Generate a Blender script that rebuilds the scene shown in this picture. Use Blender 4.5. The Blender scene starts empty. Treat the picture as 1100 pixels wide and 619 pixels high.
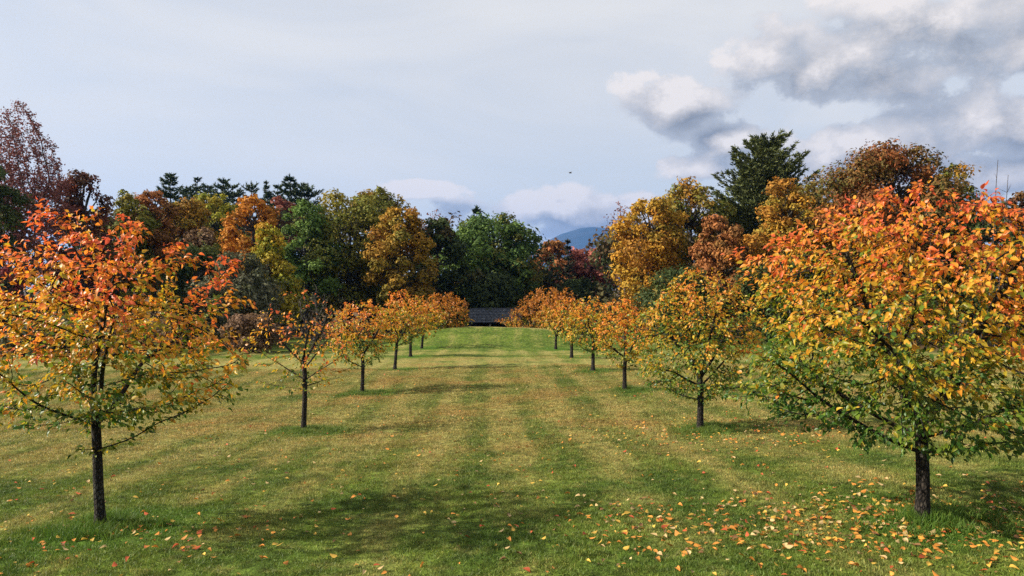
import bpy, math, random
import numpy as np
from mathutils import Matrix, Vector

# ------------------------------------------------------------------ camera
F = 800.0                      # focal length of the photograph in its own pixels (1100 wide)
CX, CY = 550.0, 309.5
CAMZ = 2.2
sc = bpy.context.scene
cam = bpy.data.cameras.new("camera")
cam.sensor_width = 36.0
cam.lens = 36.0 * F / 1100.0
cam.clip_start = 0.05
cam.clip_end = 20000.0
camo = bpy.data.objects.new("camera", cam)
sc.collection.objects.link(camo)
camo.location = (0, 0, CAMZ)
camo.rotation_euler = (math.radians(90), 0, 0)
sc.camera = camo

# ------------------------------------------------------------------ sun and sky
SUN_EL = math.radians(32)
SUN_AZ = math.radians(-95)     # clockwise from +Y: from the left
sun_to = Vector((math.cos(SUN_EL) * math.sin(SUN_AZ), math.cos(SUN_EL) * math.cos(SUN_AZ), math.sin(SUN_EL)))
sl = bpy.data.lights.new("sun", 'SUN')
sl.energy = 5.0
sl.angle = math.radians(0.6)
sl.color = (1.0, 0.92, 0.78)
slo = bpy.data.objects.new("sun", sl)
sc.collection.objects.link(slo)
slo.rotation_euler = sun_to.to_track_quat('Z', 'Y').to_euler()
slo.location = sun_to * 60

sc.view_settings.view_transform = 'Standard'
sc.view_settings.look = 'None'
sc.view_settings.exposure = 0.85
sc.view_settings.gamma = 1.0
sc.view_settings.use_curve_mapping = False
sc.cycles.use_denoising = False
sc.cycles.max_bounces = 6
sc.cycles.diffuse_bounces = 3
sc.cycles.glossy_bounces = 2
sc.cycles.transmission_bounces = 4
sc.cycles.volume_bounces = 0
sc.cycles.transparent_max_bounces = 4
sc.cycles.caustics_reflective = False
sc.cycles.caustics_refractive = False


class NT:
    """small helper to write node trees"""
    def __init__(self, tree):
        self.t = tree
        self.n = tree.nodes
        self.l = tree.links

    def node(self, kind, **kw):
        nd = self.n.new(kind)
        for k, v in kw.items():
            setattr(nd, k, v)
        return nd

    def put(self, sock, v):
        if hasattr(v, 'is_output'):
            self.l.new(v, sock)
        elif v is not None:
            sock.default_value = v

    def m(self, op, a, b=None, c=None, clamp=False):
        nd = self.node('ShaderNodeMath', operation=op, use_clamp=clamp)
        for s, v in zip(nd.inputs, (a, b, c)):
            self.put(s, v)
        return nd.outputs[0]

    def vm(self, op, a, b=None):
        nd = self.node('ShaderNodeVectorMath', operation=op)
        self.put(nd.inputs[0], a)
        if b is not None:
            self.put(nd.inputs[1], b)
        return nd.outputs['Value'] if op in ('LENGTH', 'DISTANCE', 'DOT_PRODUCT') else nd.outputs[0]

    def mix(self, f, a, b, mode='MIX'):
        nd = self.node('ShaderNodeMix', data_type='RGBA', blend_type=mode)
        self.put(nd.inputs[0], f)
        for s, v in ((nd.inputs[6], a), (nd.inputs[7], b)):
            if not hasattr(v, 'is_output') and len(v) == 3:
                v = (*v, 1)
            self.put(s, v)
        return nd.outputs[2]

    def noise(self, vec, scale, detail=4, rough=0.55, dist=0.0):
        nd = self.node('ShaderNodeTexNoise')
        self.put(nd.inputs['Vector'], vec)
        nd.inputs['Scale'].default_value = scale
        nd.inputs['Detail'].default_value = detail
        nd.inputs['Roughness'].default_value = rough
        nd.inputs['Distortion'].default_value = dist
        return nd.outputs[0]

    def smooth(self, v, a, b, lo=0.0, hi=1.0):
        nd = self.node('ShaderNodeMapRange', interpolation_type='SMOOTHSTEP')
        self.put(nd.inputs[0], v)
        for i, x in enumerate((a, b, lo, hi)):
            nd.inputs[i + 1].default_value = x
        return nd.outputs[0]

    def sep(self, v):
        nd = self.node('ShaderNodeSeparateXYZ')
        self.put(nd.inputs[0], v)
        return nd.outputs

    def comb(self, x, y, z):
        nd = self.node('ShaderNodeCombineXYZ')
        for s, v in zip(nd.inputs, (x, y, z)):
            self.put(s, v)
        return nd.outputs[0]


def px_az(x):
    return math.atan((x - CX) / F)


def px_el(x, y):
    a = px_az(x)
    return math.atan((CY - y) / F * math.cos(a))


# cloud banks: centre and half size in photograph pixels, turned into directions of the sky
CLOUDS = [(905, 66, 150, 66), (815, 62, 75, 52), (1010, 20, 170, 52), (1120, 50, 110, 55),
          (720, 118, 78, 46), (775, 150, 48, 28), (742, 182, 70, 22),
          (1075, 132, 150, 44), (940, 158, 150, 42), (985, 195, 230, 36),
          (585, 224, 165, 27), (690, 236, 150, 26), (450, 204, 52, 11)]
wd = bpy.data.worlds.new("World")
sc.world = wd
wd.use_nodes = True
wd.cycles.sampling_method = 'MANUAL'
wd.cycles.sample_map_resolution = 256
wt = NT(wd.node_tree)
wt.n.clear()
grp = bpy.data.node_groups.new("cloud_density", 'ShaderNodeTree')
for nm in ('az', 'el'):
    grp.interface.new_socket(nm, in_out='INPUT', socket_type='NodeSocketFloat')
grp.interface.new_socket('vec', in_out='INPUT', socket_type='NodeSocketVector')
grp.interface.new_socket('density', in_out='OUTPUT', socket_type='NodeSocketFloat')
g = NT(grp)
gi = g.node('NodeGroupInput')
go = g.node('NodeGroupOutput')
cur = None
for (px, py, rx, ry) in CLOUDS:
    a, e = px_az(px), px_el(px, py)
    ra = rx / F * math.cos(a) ** 2
    re = ry / F * math.cos(a)
    u = g.m('DIVIDE', g.m('SUBTRACT', gi.outputs[0], a), ra)
    v = g.m('DIVIDE', g.m('SUBTRACT', gi.outputs[1], e), re)
    q = g.m('SUBTRACT', 1.0, g.m('SQRT', g.m('ADD', g.m('MULTIPLY', u, u), g.m('MULTIPLY', v, v))))
    cur = q if cur is None else g.node('ShaderNodeMath', operation='SMOOTH_MAX')
    if cur is not q:
        g.put(cur.inputs[0], prev); g.put(cur.inputs[1], q); cur.inputs[2].default_value = 0.25
        cur = cur.outputs[0]
    prev = cur
sq = g.vm('MULTIPLY', gi.outputs[2], (1, 1, 1.35))
n1 = g.noise(sq, 15.0, 7, 0.66, 0.0)
n2 = g.noise(sq, 4.5, 2, 0.5)
wrp = g.vm('ADD', sq, g.vm('MULTIPLY', g.comb(n2, n1, n2), (0.05, 0.05, 0.05)))
vor = g.node('ShaderNodeTexVoronoi', feature='SMOOTH_F1')
g.put(vor.inputs['Vector'], wrp)
vor.inputs['Scale'].default_value = 13.0
vor.inputs['Detail'].default_value = 1.0
vor.inputs['Roughness'].default_value = 0.55
vor.inputs['Smoothness'].default_value = 0.6
puff = g.m('SUBTRACT', 0.45, vor.outputs['Distance'])
nz = g.m('ADD', g.m('MULTIPLY', g.m('SUBTRACT', n1, 0.5), 1.75), g.m('ADD', g.m('MULTIPLY', g.m('SUBTRACT', n2, 0.5), 1.1), g.m('ADD', 0.05, g.m('MULTIPLY', puff, 0.8))))
g.put(go.inputs[0], g.m('ADD', g.m('MULTIPLY', g.m('MAXIMUM', cur, -1.2), 1.25), nz))

tc = wt.node('ShaderNodeTexCoord')
dirn = wt.vm('NORMALIZE', tc.outputs['Generated'])
dx, dy, dz = wt.sep(dirn)
az = wt.m('ARCTAN2', dx, dy)
azw = wt.node('ShaderNodeMath', operation='WRAP')        # the same kind of bank goes on all round the horizon
wt.put(azw.inputs[0], az); azw.inputs[1].default_value = math.radians(68); azw.inputs[2].default_value = math.radians(-52)
el = wt.m('ARCSINE', dz)


def dens(oa, oe):
    nd = wt.node('ShaderNodeGroup', node_tree=grp)
    wt.put(nd.inputs[0], wt.m('ADD', azw.outputs[0], oa))
    wt.put(nd.inputs[1], wt.m('ADD', el, oe))
    wt.put(nd.inputs[2], wt.vm('ADD', dirn, (oa, 0.0, oe)))
    return nd.outputs[0]


d0 = dens(0, 0)
d1 = dens(-0.026, 0.028)
sky = wt.node('ShaderNodeTexSky', sky_type='NISHITA', sun_disc=False)
sky.sun_elevation = SUN_EL
sky.sun_rotation = SUN_AZ
sky.air_density = 1.0
sky.dust_density = 1.0
sky.ozone_density = 1.0
# thin high veil, everywhere
veil_n = wt.noise(wt.vm('MULTIPLY', dirn, (1.0, 1.6, 3.2)), 1.6, 5, 0.55, 0.6)
veil = wt.smooth(veil_n, 0.30, 0.72, 0.64, 0.94)
SKY_STR = 0.082
c_sky = wt.mix(veil, sky.outputs[0], (5.95, 5.85, 5.65))
lit = wt.m('ADD', 0.20, wt.m('MULTIPLY', wt.m('SUBTRACT', d0, d1), 1.05), clamp=True)
thick = wt.smooth(d0, 0.1, 1.0)
c_dark = wt.mix(thick, (3.5, 3.65, 3.9), (1.85, 1.97, 2.15))
c_cl = wt.mix(lit, c_dark, (6.5, 6.05, 5.7))
alpha = wt.smooth(d0, -0.04, 0.27, 0.0, 0.97)
c_fin = wt.mix(alpha, c_sky, c_cl)
bg = wt.node('ShaderNodeBackground')
wt.put(bg.inputs[0], c_fin)
bg.inputs[1].default_value = SKY_STR
wo = wt.node('ShaderNodeOutputWorld')
wt.put(wo.inputs[0], bg.outputs[0])

# ------------------------------------------------------------------ helpers
COL = sc.collection


def mesh_data(name, V, faces, mat=None, col=None, smooth=False):
    V = np.asarray(V, dtype=np.float32).reshape(-1, 3)
    if isinstance(faces, np.ndarray):
        faces = [faces]
    faces = [np.asarray(f, dtype=np.int32) for f in faces if len(f)]
    me = bpy.data.meshes.new(name)
    me.vertices.add(len(V))
    me.vertices.foreach_set('co', V.ravel())
    idx = np.concatenate([f.ravel() for f in faces])
    tot = np.concatenate([np.full(len(f), f.shape[1], np.int32) for f in faces])
    st = np.concatenate([[0], np.cumsum(tot)[:-1]]).astype(np.int32)
    me.loops.add(len(idx))
    me.loops.foreach_set('vertex_index', idx)
    me.polygons.add(len(tot))
    me.polygons.foreach_set('loop_start', st)
    if smooth:
        me.polygons.foreach_set('use_smooth', np.ones(len(tot), bool))
    if col is not None:
        at = me.attributes.new('col', 'FLOAT_COLOR', 'POINT')
        c = np.ones((len(V), 4), np.float32)
        c[:, :3] = col
        at.data.foreach_set('color', c.ravel())
    me.update(calc_edges=True)
    if mat is not None:
        me.materials.append(mat)
    return me


def link(name, me, parent=None, loc=None):
    o = bpy.data.objects.new(name, me)
    COL.objects.link(o)
    if parent is not None:
        o.parent = parent
    if loc is not None:
        o.location = loc
    return o


def mk(name, V, faces, mat, parent=None, col=None, smooth=False, loc=None):
    return link(name, mesh_data(name, V, faces, mat, col, smooth), parent, loc)


def tag(o, label=None, cat=None, group=None, kind=None):
    for k, v in (('label', label), ('category', cat), ('group', group), ('kind', kind)):
        if v:
            o[k] = v
    return o


def empty(name, loc, label, cat, group=None):
    o = bpy.data.objects.new(name, None)
    COL.objects.link(o)
    o.location = loc
    o.empty_display_size = 0.2
    return tag(o, label, cat, group)


def unit(a):
    return a / np.maximum(np.linalg.norm(a, axis=-1, keepdims=True), 1e-9)


BOXF = np.array([[0, 3, 2, 1], [4, 5, 6, 7], [0, 1, 5, 4], [1, 2, 6, 5], [2, 3, 7, 6], [3, 0, 4, 7]])


def box(x0, x1, y0, y1, z0, z1):
    return np.array([[x0, y0, z0], [x1, y0, z0], [x1, y1, z0], [x0, y1, z0],
                     [x0, y0, z1], [x1, y0, z1], [x1, y1, z1], [x0, y1, z1]], float)


# ------------------------------------------------------------------ terrain shape
_yk = np.array([-60, 0, 8, 16, 24, 32, 40, 50, 60, 75, 100, 200, 8000.])
_dk = np.array([1.2, 2.1, 2.52, 3.14, 3.42, 3.52, 3.72, 3.98, 4.15, 4.9, 5.4, 6.0, 6.0])
_yf = np.arange(-60, 300, 0.5)
_df = np.interp(_yf, _yk, _dk)
_kern = np.exp(-0.5 * (np.arange(-12, 13) / 5.0) ** 2)
_kern /= _kern.sum()
_df = np.convolve(np.pad(_df, 12, mode='edge'), _kern, mode='valid')


def sstep(x, a, b):
    t = np.clip((x - a) / (b - a), 0, 1)
    return t * t * (3 - 2 * t)


def ground(X, Y):
    X = np.asarray(X, float)
    Y = np.asarray(Y, float)
    d = np.interp(Y, _yf, _df)
    tilt = 0.034 * (1 - sstep(Y, 20, 48)) * 13 * np.tanh(X / 13)
    lat = np.exp(-np.abs((X + 2.0) / np.where(X < -2.0, 5.8, 7.8)) ** 3)
    fy = np.where(Y < 53.5, np.exp(-((Y - 53.5) / 4.4) ** 2), np.exp(-((Y - 53.5) / 7.0) ** 2))
    bump = 1.27 * lat * fy
    near = 1 - sstep(np.hypot(X, Y), 90, 160)
    und = (0.035 * np.sin(X * 0.55 + 1.3 * np.sin(Y * 0.21)) * np.sin(Y * 0.37 + 0.6) + 0.02 * np.sin(X * 1.3 + Y * 0.9)) * near
    return CAMZ - d + tilt + bump + und


def at(x, y, D):
    """point seen at photograph pixel x, y, D metres ahead"""
    return np.array([(x - CX) / F * D, D, CAMZ + (CY - y) / F * D])


# ------------------------------------------------------------------ materials
def new_mat(name):
    m = bpy.data.materials.new(name)
    m.use_nodes = True
    t = NT(m.node_tree)
    t.n.clear()
    out = t.node('ShaderNodeOutputMaterial')
    return m, t, out


def foliage_mat(name, transl=0.35, rough=0.45, spec=0.35, var=0.25):
    m, t, out = new_mat(name)
    a = t.node('ShaderNodeAttribute', attribute_name='col')
    geo = t.node('ShaderNodeNewGeometry')
    nz = t.noise(geo.outputs['Position'], 14.0, 2)
    c = t.mix(1.0, a.outputs['Color'], t.smooth(nz, 0.2, 0.8, 1 - var, 1 + var), 'MULTIPLY')
    p = t.node('ShaderNodeBsdfPrincipled')
    t.put(p.inputs['Base Color'], c)
    p.inputs['Roughness'].default_value = rough
    p.inputs['Specular IOR Level'].default_value = spec
    tr = t.node('ShaderNodeBsdfTranslucent')
    t.put(tr.inputs[0], c)
    mx = t.node('ShaderNodeMixShader')
    mx.inputs[0].default_value = transl
    t.put(mx.inputs[1], p.outputs[0]); t.put(mx.inputs[2], tr.outputs[0])
    t.put(out.inputs[0], mx.outputs[0])
    return m


M_LEAF = foliage_mat('leaf', 0.45, 0.40, 0.40)
M_FAR = foliage_mat('far_foliage', 0.25, 0.7, 0.15, 0.15)
M_PINE = foliage_mat('needles', 0.12, 0.6, 0.2, 0.2)
M_FALLEN = foliage_mat('fallen_leaf', 0.15, 0.6, 0.25)


def bark_mat(name, dark, light, scale=18):
    m, t, out = new_mat(name)
    geo = t.node('ShaderNodeNewGeometry')
    v = t.vm('MULTIPLY', geo.outputs['Position'], (1, 1, 0.45))
    n = t.noise(v, scale, 6, 0.7, 0.5)
    vo = t.node('ShaderNodeTexVoronoi', feature='DISTANCE_TO_EDGE')
    wob = t.vm('ADD', v, t.vm('MULTIPLY', t.comb(n, n, n), (0.03, 0.03, 0.03)))
    t.put(vo.inputs['Vector'], wob)
    vo.inputs['Scale'].default_value = scale * 1.2
    crack = t.smooth(vo.outputs['Distance'], 0.0, 0.22)
    n2 = t.noise(geo.outputs['Position'], 5.0, 3)
    c = t.mix(t.smooth(n, 0.3, 0.7), dark, light)
    c = t.mix(t.smooth(n2, 0.52, 0.72, 0, 0.5), c, (0.15, 0.155, 0.125))
    c = t.mix(crack, tuple(q * 0.6 for q in dark), c)
    p = t.node('ShaderNodeBsdfPrincipled')
    t.put(p.inputs['Base Color'], c)
    p.inputs['Roughness'].default_value = 0.9
    p.inputs['Specular IOR Level'].default_value = 0.2
    b = t.node('ShaderNodeBump')
    b.inputs['Strength'].default_value = 1.0
    b.inputs['Distance'].default_value = 0.02
    t.put(b.inputs['Height'], t.m('ADD', t.m('MULTIPLY', crack, 0.7), n))
    t.put(p.inputs['Normal'], b.outputs[0])
    t.put(out.inputs[0], p.outputs[0])
    return m


M_BARK = bark_mat('orchard_bark', (0.016, 0.013, 0.011), (0.085, 0.067, 0.052), 30)
M_BARK_FAR = bark_mat('forest_bark', (0.05, 0.042, 0.034), (0.16, 0.14, 0.12), 6)
M_TWIG = bark_mat('grey_twig', (0.07, 0.055, 0.05), (0.17, 0.14, 0.13), 10)

# orchard trees: base pixel x, y, distance; crown profile filled in below
ROW = {
    'L1': (108, 568, 8.3), 'L2': (326, 464, 17.3), 'L3': (389, 421, 25.4), 'L4': (424, 392, 33.8),
    'L5': (441, 381, 41.2), 'L6': (453, 376, 47.0), 'L7': (480, 352, 54.5),
    'R1': (990, 565, 7.6), 'R2': (752, 466, 15.4), 'R3': (671, 420, 23.6), 'R4': (637, 397, 31.0),
    'R5': (614, 384, 39.0), 'R6': (597, 373, 46.5), 'R7': (607, 352, 61.0), 'R8': (568, 356, 66.0),
}
BASE = {}
for k, (x, y, D) in ROW.items():
    X = (x - CX) / F * D
    BASE[k] = np.array([X, D, float(ground(X, D))])

# lawn colour as a function of the place in the world
lg = bpy.data.node_groups.new("lawn_colour", 'ShaderNodeTree')
lg.interface.new_socket('color', in_out='OUTPUT', socket_type='NodeSocketColor')
lg.interface.new_socket('litter', in_out='OUTPUT', socket_type='NodeSocketFloat')
t = NT(lg)
lo = t.node('NodeGroupOutput')
geo = t.node('ShaderNodeNewGeometry')
pos = geo.outputs['Position']
x, y, z = t.sep(pos)
flat = t.comb(x, y, 0.0)
big = t.noise(flat, 0.16, 3, 0.5)
mid = t.noise(flat, 0.75, 4, 0.6, 0.4)
fine = t.noise(flat, 6.0, 4, 0.65)
# mower passes run along the rows
across = t.m('ADD', t.m('ADD', x, t.m('MULTIPLY', y, 0.031)), t.m('MULTIPLY', t.m('SUBTRACT', big, 0.5), 1.2))
stripe = t.m('SINE', t.m('MULTIPLY', across, 2 * math.pi / 1.5))
stripe2 = t.noise(t.comb(t.m('MULTIPLY', across, 1.6), t.m('MULTIPLY', y, 0.05), 0.0), 1.0, 4, 0.6)
# cross passes on the side field run diagonally
diag = t.noise(t.comb(t.m('MULTIPLY', t.m('ADD', t.m('MULTIPLY', x, -0.35), y), 0.55), t.m('MULTIPLY', x, 0.06), 3.0), 1.0, 4, 0.6)
g_dark = (0.066, 0.112, 0.015)
g_mid = (0.135, 0.185, 0.026)
straw = (0.325, 0.28, 0.088)
tan = (0.30, 0.185, 0.055)
c = t.mix(t.smooth(mid, 0.3, 0.7), g_dark, g_mid)
dry = t.m('ADD', t.m('MULTIPLY', t.m('MULTIPLY', stripe, t.smooth(mid, 0.2, 0.6)), 0.11), t.m('ADD', t.m('MULTIPLY', stripe2, 0.75), t.m('ADD', t.m('MULTIPLY', diag, 0.55), t.m('MULTIPLY', mid, 0.55))))
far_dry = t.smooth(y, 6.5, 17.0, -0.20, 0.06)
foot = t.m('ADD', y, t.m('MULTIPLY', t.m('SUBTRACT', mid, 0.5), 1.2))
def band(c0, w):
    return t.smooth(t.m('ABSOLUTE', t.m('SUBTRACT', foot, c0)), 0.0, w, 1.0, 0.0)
bank_green_shade = t.m('ADD', t.m('MULTIPLY', t.smooth(y, 43, 48), -0.24), t.m('ADD', t.m('MULTIPLY', band(41.0, 1.3), -0.55), t.m('ADD', t.m('MULTIPLY', band(46.5, 0.8), -0.4), t.m('MULTIPLY', band(54.5, 2.2), 0.9))))  # dark cross bands: tree shadows and mowing lines painted into the lawn colour
dry = t.m('ADD', t.m('ADD', dry, far_dry), bank_green_shade)
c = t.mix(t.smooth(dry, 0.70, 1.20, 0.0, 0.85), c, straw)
brown = t.m('MULTIPLY', t.smooth(t.noise(flat, 0.34, 4, 0.6, 0.3), 0.46, 0.66), t.m('MULTIPLY', t.smooth(y, 9, 17), t.smooth(y, 46, 36)))
c = t.mix(t.m('MULTIPLY', brown, 0.55), c, tan)
fleck = t.smooth(t.noise(flat, 15.0, 2, 0.6), 0.60, 0.70)
fleck = t.m('MULTIPLY', fleck, t.m('MULTIPLY', t.smooth(t.noise(flat, 0.5, 3, 0.6), 0.38, 0.62, 0.15, 1.0), t.m('MULTIPLY', t.smooth(y, 8, 14), t.smooth(y, 48, 38))))
c = t.mix(t.m('MULTIPLY', fleck, 0.85), c, (0.34, 0.17, 0.055))
mot = t.noise(flat, 2.6, 4, 0.7, 0.3)
c = t.mix(t.smooth(mot, 0.52, 0.72, 0.0, 0.42), c, straw)
c = t.mix(1.0, c, t.smooth(fine, 0.22, 0.78, 0.5, 1.5), 'MULTIPLY')
# long green grass left by the mower round each trunk
ring = None
for k, b in BASE.items():
    dd = t.vm('DISTANCE', flat, (b[0] + 0.25, b[1], 0.0))
    r = t.smooth(t.m('ADD', dd, t.m('MULTIPLY', t.m('SUBTRACT', mid, 0.5), 1.2)), 0.45, 1.35, 1.0, 0.0)
    ring = r if ring is None else t.m('MAXIMUM', ring, r)
c = t.mix(t.m('MULTIPLY', ring, 0.8), c, (0.075, 0.155, 0.017))
# leaf litter in the wood beyond the lawn
edge = t.m('ADD', t.m('ABSOLUTE', t.m('ADD', x, 1.0)), t.m('MULTIPLY', t.m('SUBTRACT', mid, 0.5), 5.0))
lit1 = t.smooth(y, 60, 66)
lit2 = t.m('MULTIPLY', t.smooth(edge, 24, 29), t.smooth(y, 36, 42))
lit = t.m('MAXIMUM', lit1, lit2)
c = t.mix(lit, c, t.mix(fine, (0.07, 0.045, 0.022), (0.16, 0.10, 0.045)))
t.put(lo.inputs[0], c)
t.put(lo.inputs[1], brown)

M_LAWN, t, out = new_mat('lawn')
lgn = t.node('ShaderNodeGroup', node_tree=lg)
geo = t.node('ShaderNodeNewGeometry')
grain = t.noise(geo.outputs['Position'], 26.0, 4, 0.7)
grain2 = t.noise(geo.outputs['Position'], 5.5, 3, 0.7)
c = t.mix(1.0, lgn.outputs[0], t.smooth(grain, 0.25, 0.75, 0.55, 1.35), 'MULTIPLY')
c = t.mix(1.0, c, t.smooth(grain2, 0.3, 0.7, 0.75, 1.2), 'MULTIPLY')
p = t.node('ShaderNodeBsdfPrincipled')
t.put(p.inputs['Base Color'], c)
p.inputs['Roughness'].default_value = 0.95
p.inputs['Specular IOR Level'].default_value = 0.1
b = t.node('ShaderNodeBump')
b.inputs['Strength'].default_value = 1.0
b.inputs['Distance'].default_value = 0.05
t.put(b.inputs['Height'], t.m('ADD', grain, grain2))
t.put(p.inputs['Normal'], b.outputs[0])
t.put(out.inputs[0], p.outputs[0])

M_BLADE, t, out = new_mat('grass_blade')
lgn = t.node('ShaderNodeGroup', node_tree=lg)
a = t.node('ShaderNodeAttribute', attribute_name='col')
c = t.mix(1.0, lgn.outputs[0], a.outputs['Color'], 'MULTIPLY')
p = t.node('ShaderNodeBsdfPrincipled')
t.put(p.inputs['Base Color'], c)
p.inputs['Roughness'].default_value = 0.55
p.inputs['Specular IOR Level'].default_value = 0.3
tr = t.node('ShaderNodeBsdfTranslucent')
t.put(tr.inputs[0], c)
mx = t.node('ShaderNodeMixShader')
mx.inputs[0].default_value = 0.35
t.put(mx.inputs[1], p.outputs[0]); t.put(mx.inputs[2], tr.outputs[0])
t.put(out.inputs[0], mx.outputs[0])


def plain(name, c1, c2, scale=8, rough=0.8, stretch=(1, 1, 1), bump=0.3):
    m, t, out = new_mat(name)
    geo = t.node('ShaderNodeNewGeometry')
    n = t.noise(t.vm('MULTIPLY', geo.outputs['Position'], stretch), scale, 5, 0.65)
    p = t.node('ShaderNodeBsdfPrincipled')
    t.put(p.inputs['Base Color'], t.mix(t.smooth(n, 0.3, 0.7), c1, c2))
    p.inputs['Roughness'].default_value = rough
    b = t.node('ShaderNodeBump')
    b.inputs['Strength'].default_value = bump
    b.inputs['Distance'].default_value = 0.02
    t.put(b.inputs['Height'], n)
    t.put(p.inputs['Normal'], b.outputs[0])
    t.put(out.inputs[0], p.outputs[0])
    return m


M_SLATE = plain('roof_shingle', (0.045, 0.052, 0.065), (0.10, 0.115, 0.14), 5, 0.7)
M_BOARD = plain('weathered_board', (0.035, 0.028, 0.022), (0.08, 0.065, 0.05), 6, 0.85, (3, 3, 0.4))
M_POST = plain('grey_post', (0.16, 0.14, 0.12), (0.28, 0.25, 0.22), 9, 0.85, (3, 3, 0.4))
M_MOUNT = plain('mountain_forest', (0.010, 0.024, 0.026), (0.028, 0.036, 0.036), 0.008, 0.95, (1, 1, 1), 0.0)
M_BIRD = plain('bird_feather', (0.03, 0.03, 0.035), (0.08, 0.08, 0.085), 20, 0.8)

# ------------------------------------------------------------------ ground sheet
def spread(a, b, step, far):
    inner = np.arange(a, b + 1e-6, step)
    k = np.array([3, 10, 30, 80, 200, 500, 1200, 2500, 4800.])
    k = k[k < far]
    return np.concatenate([(a - k)[::-1], inner, b + k])


gx = spread(-46, 46, 0.6, 5000)
gy = spread(-14, 84, 0.6, 5000)
GX, GY = np.meshgrid(gx, gy)
GZ = ground(GX, GY)
V = np.stack([GX, GY, GZ], -1).reshape(-1, 3)
nx, ny = len(gx), len(gy)
I = (np.arange(ny - 1)[:, None] * nx + np.arange(nx - 1)[None]).ravel()
FQ = np.stack([I, I + 1, I + nx + 1, I + nx], -1)
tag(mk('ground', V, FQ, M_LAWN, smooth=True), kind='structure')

# mountain on the skyline
rng = np.random.default_rng(5)
MD = 6500.0


def ridge(X):
    pxs = CX + X / MD * F
    yy = np.interp(pxs, [100, 430, 540, 585, 602, 622, 636, 655, 700, 760, 860, 1000], [312, 306, 276, 261, 253, 247, 245.5, 247, 252, 262, 285, 312])
    return (CY - yy) / F * MD


mx_ = np.linspace(-3300, 3800, 220)
my_ = np.linspace(-1500, 1500, 50)
MX, MY = np.meshgrid(mx_, my_)
H = ridge(MX * (1 - 0.10 * np.abs(MY) / 1500)) + 10
prof = np.clip(1 - np.abs(MY / 1500) ** 1.25, 0, 1)
nzm = np.zeros_like(MX)
for o in range(5):
    f = 0.002 * 2 ** o
    ph = rng.uniform(0, 6.28, 4)
    nzm += np.sin(MX * f + ph[0] + 1.5 * np.sin(MY * f * 0.8 + ph[1])) * np.cos(MY * f * 1.1 + ph[2]) / 2 ** o
H = np.maximum(H, 4) * prof + 22 * nzm * prof ** 0.5 * (1 - 0.6 * np.exp(-(MY / 260) ** 2))
V = np.stack([MX, MY + MD, CAMZ - 8 + H], -1).reshape(-1, 3)
nx, ny = len(mx_), len(my_)
I = (np.arange(ny - 1)[:, None] * nx + np.arange(nx - 1)[None]).ravel()
tag(mk('mountain', V, np.stack([I, I + 1, I + nx + 1, I + nx], -1), M_MOUNT, smooth=True), kind='structure')

# ------------------------------------------------------------------ tree growing
def grow(rng, trunk, att, step, infl, kill, jitter=0.12, droop=0.0, maxit=160, par0=None):
    """space colonisation: trunk is a list of points, att the points the crown reaches for"""
    P = [np.array(p, float) for p in trunk]
    par = list(par0) if par0 is not None else [-1] + list(range(len(trunk) - 1))
    att = att.copy()
    arr = np.array(P)
    d = np.linalg.norm(att[:, None] - arr[None], axis=2)
    near = d.argmin(1)
    nd = d.min(1)
    for it in range(maxit):
        if len(att) == 0:
            break
        act = nd < infl
        if not act.any():
            act = nd < nd.min() + step
        who = near[act]
        vec = unit(att[act] - arr[who])
        acc = np.zeros((len(arr), 3))
        np.add.at(acc, who, vec)
        ids = np.unique(who)
        dirs = unit(acc[ids]) + rng.normal(0, jitter, (len(ids), 3))
        dirs[:, 2] -= droop
        new = arr[ids] + unit(dirs) * step
        base = len(arr)
        arr = np.vstack([arr, new])
        par += list(ids)
        dn = np.linalg.norm(att[:, None] - new[None], axis=2)
        j = dn.argmin(1)
        m = dn.min(1)
        better = m < nd
        near = np.where(better, base + j, near)
        nd = np.where(better, m, nd)
        keep = nd > kill
        att, near, nd = att[keep], near[keep], nd[keep]
        if len(arr) > 9000:
            break
    return arr, np.array(par)


def radii(arr, par, tip, power, root=None):
    n = len(arr)
    r = np.zeros(n)
    kids = np.zeros(n, int)
    for i in range(1, n):
        kids[par[i]] += 1
    acc = np.zeros(n)
    for i in range(n - 1, -1, -1):
        r[i] = tip if kids[i] == 0 else acc[i] ** (1 / power)
        if par[i] >= 0:
            acc[par[i]] += r[i] ** power
    if root is not None:
        s = math.log(root / tip) / math.log(r[0] / tip)
        r = tip * (r / tip) ** s
    return r


def chains(arr, par, r):
    """split the skeleton into limbs: follow the thickest child"""
    n = len(arr)
    ch = [[] for _ in range(n)]
    for i in range(1, n):
        ch[par[i]].append(i)
    out = []
    stack = [(0, None)]
    while stack:
        i, frm = stack.pop()
        c = [i] if frm is None else [frm, i]
        while ch[i]:
            k = sorted(ch[i], key=lambda q: -r[q])
            for q in k[1:]:
                stack.append((q, i))
            i = k[0]
            c.append(i)
        out.append(c)
    return out


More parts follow.
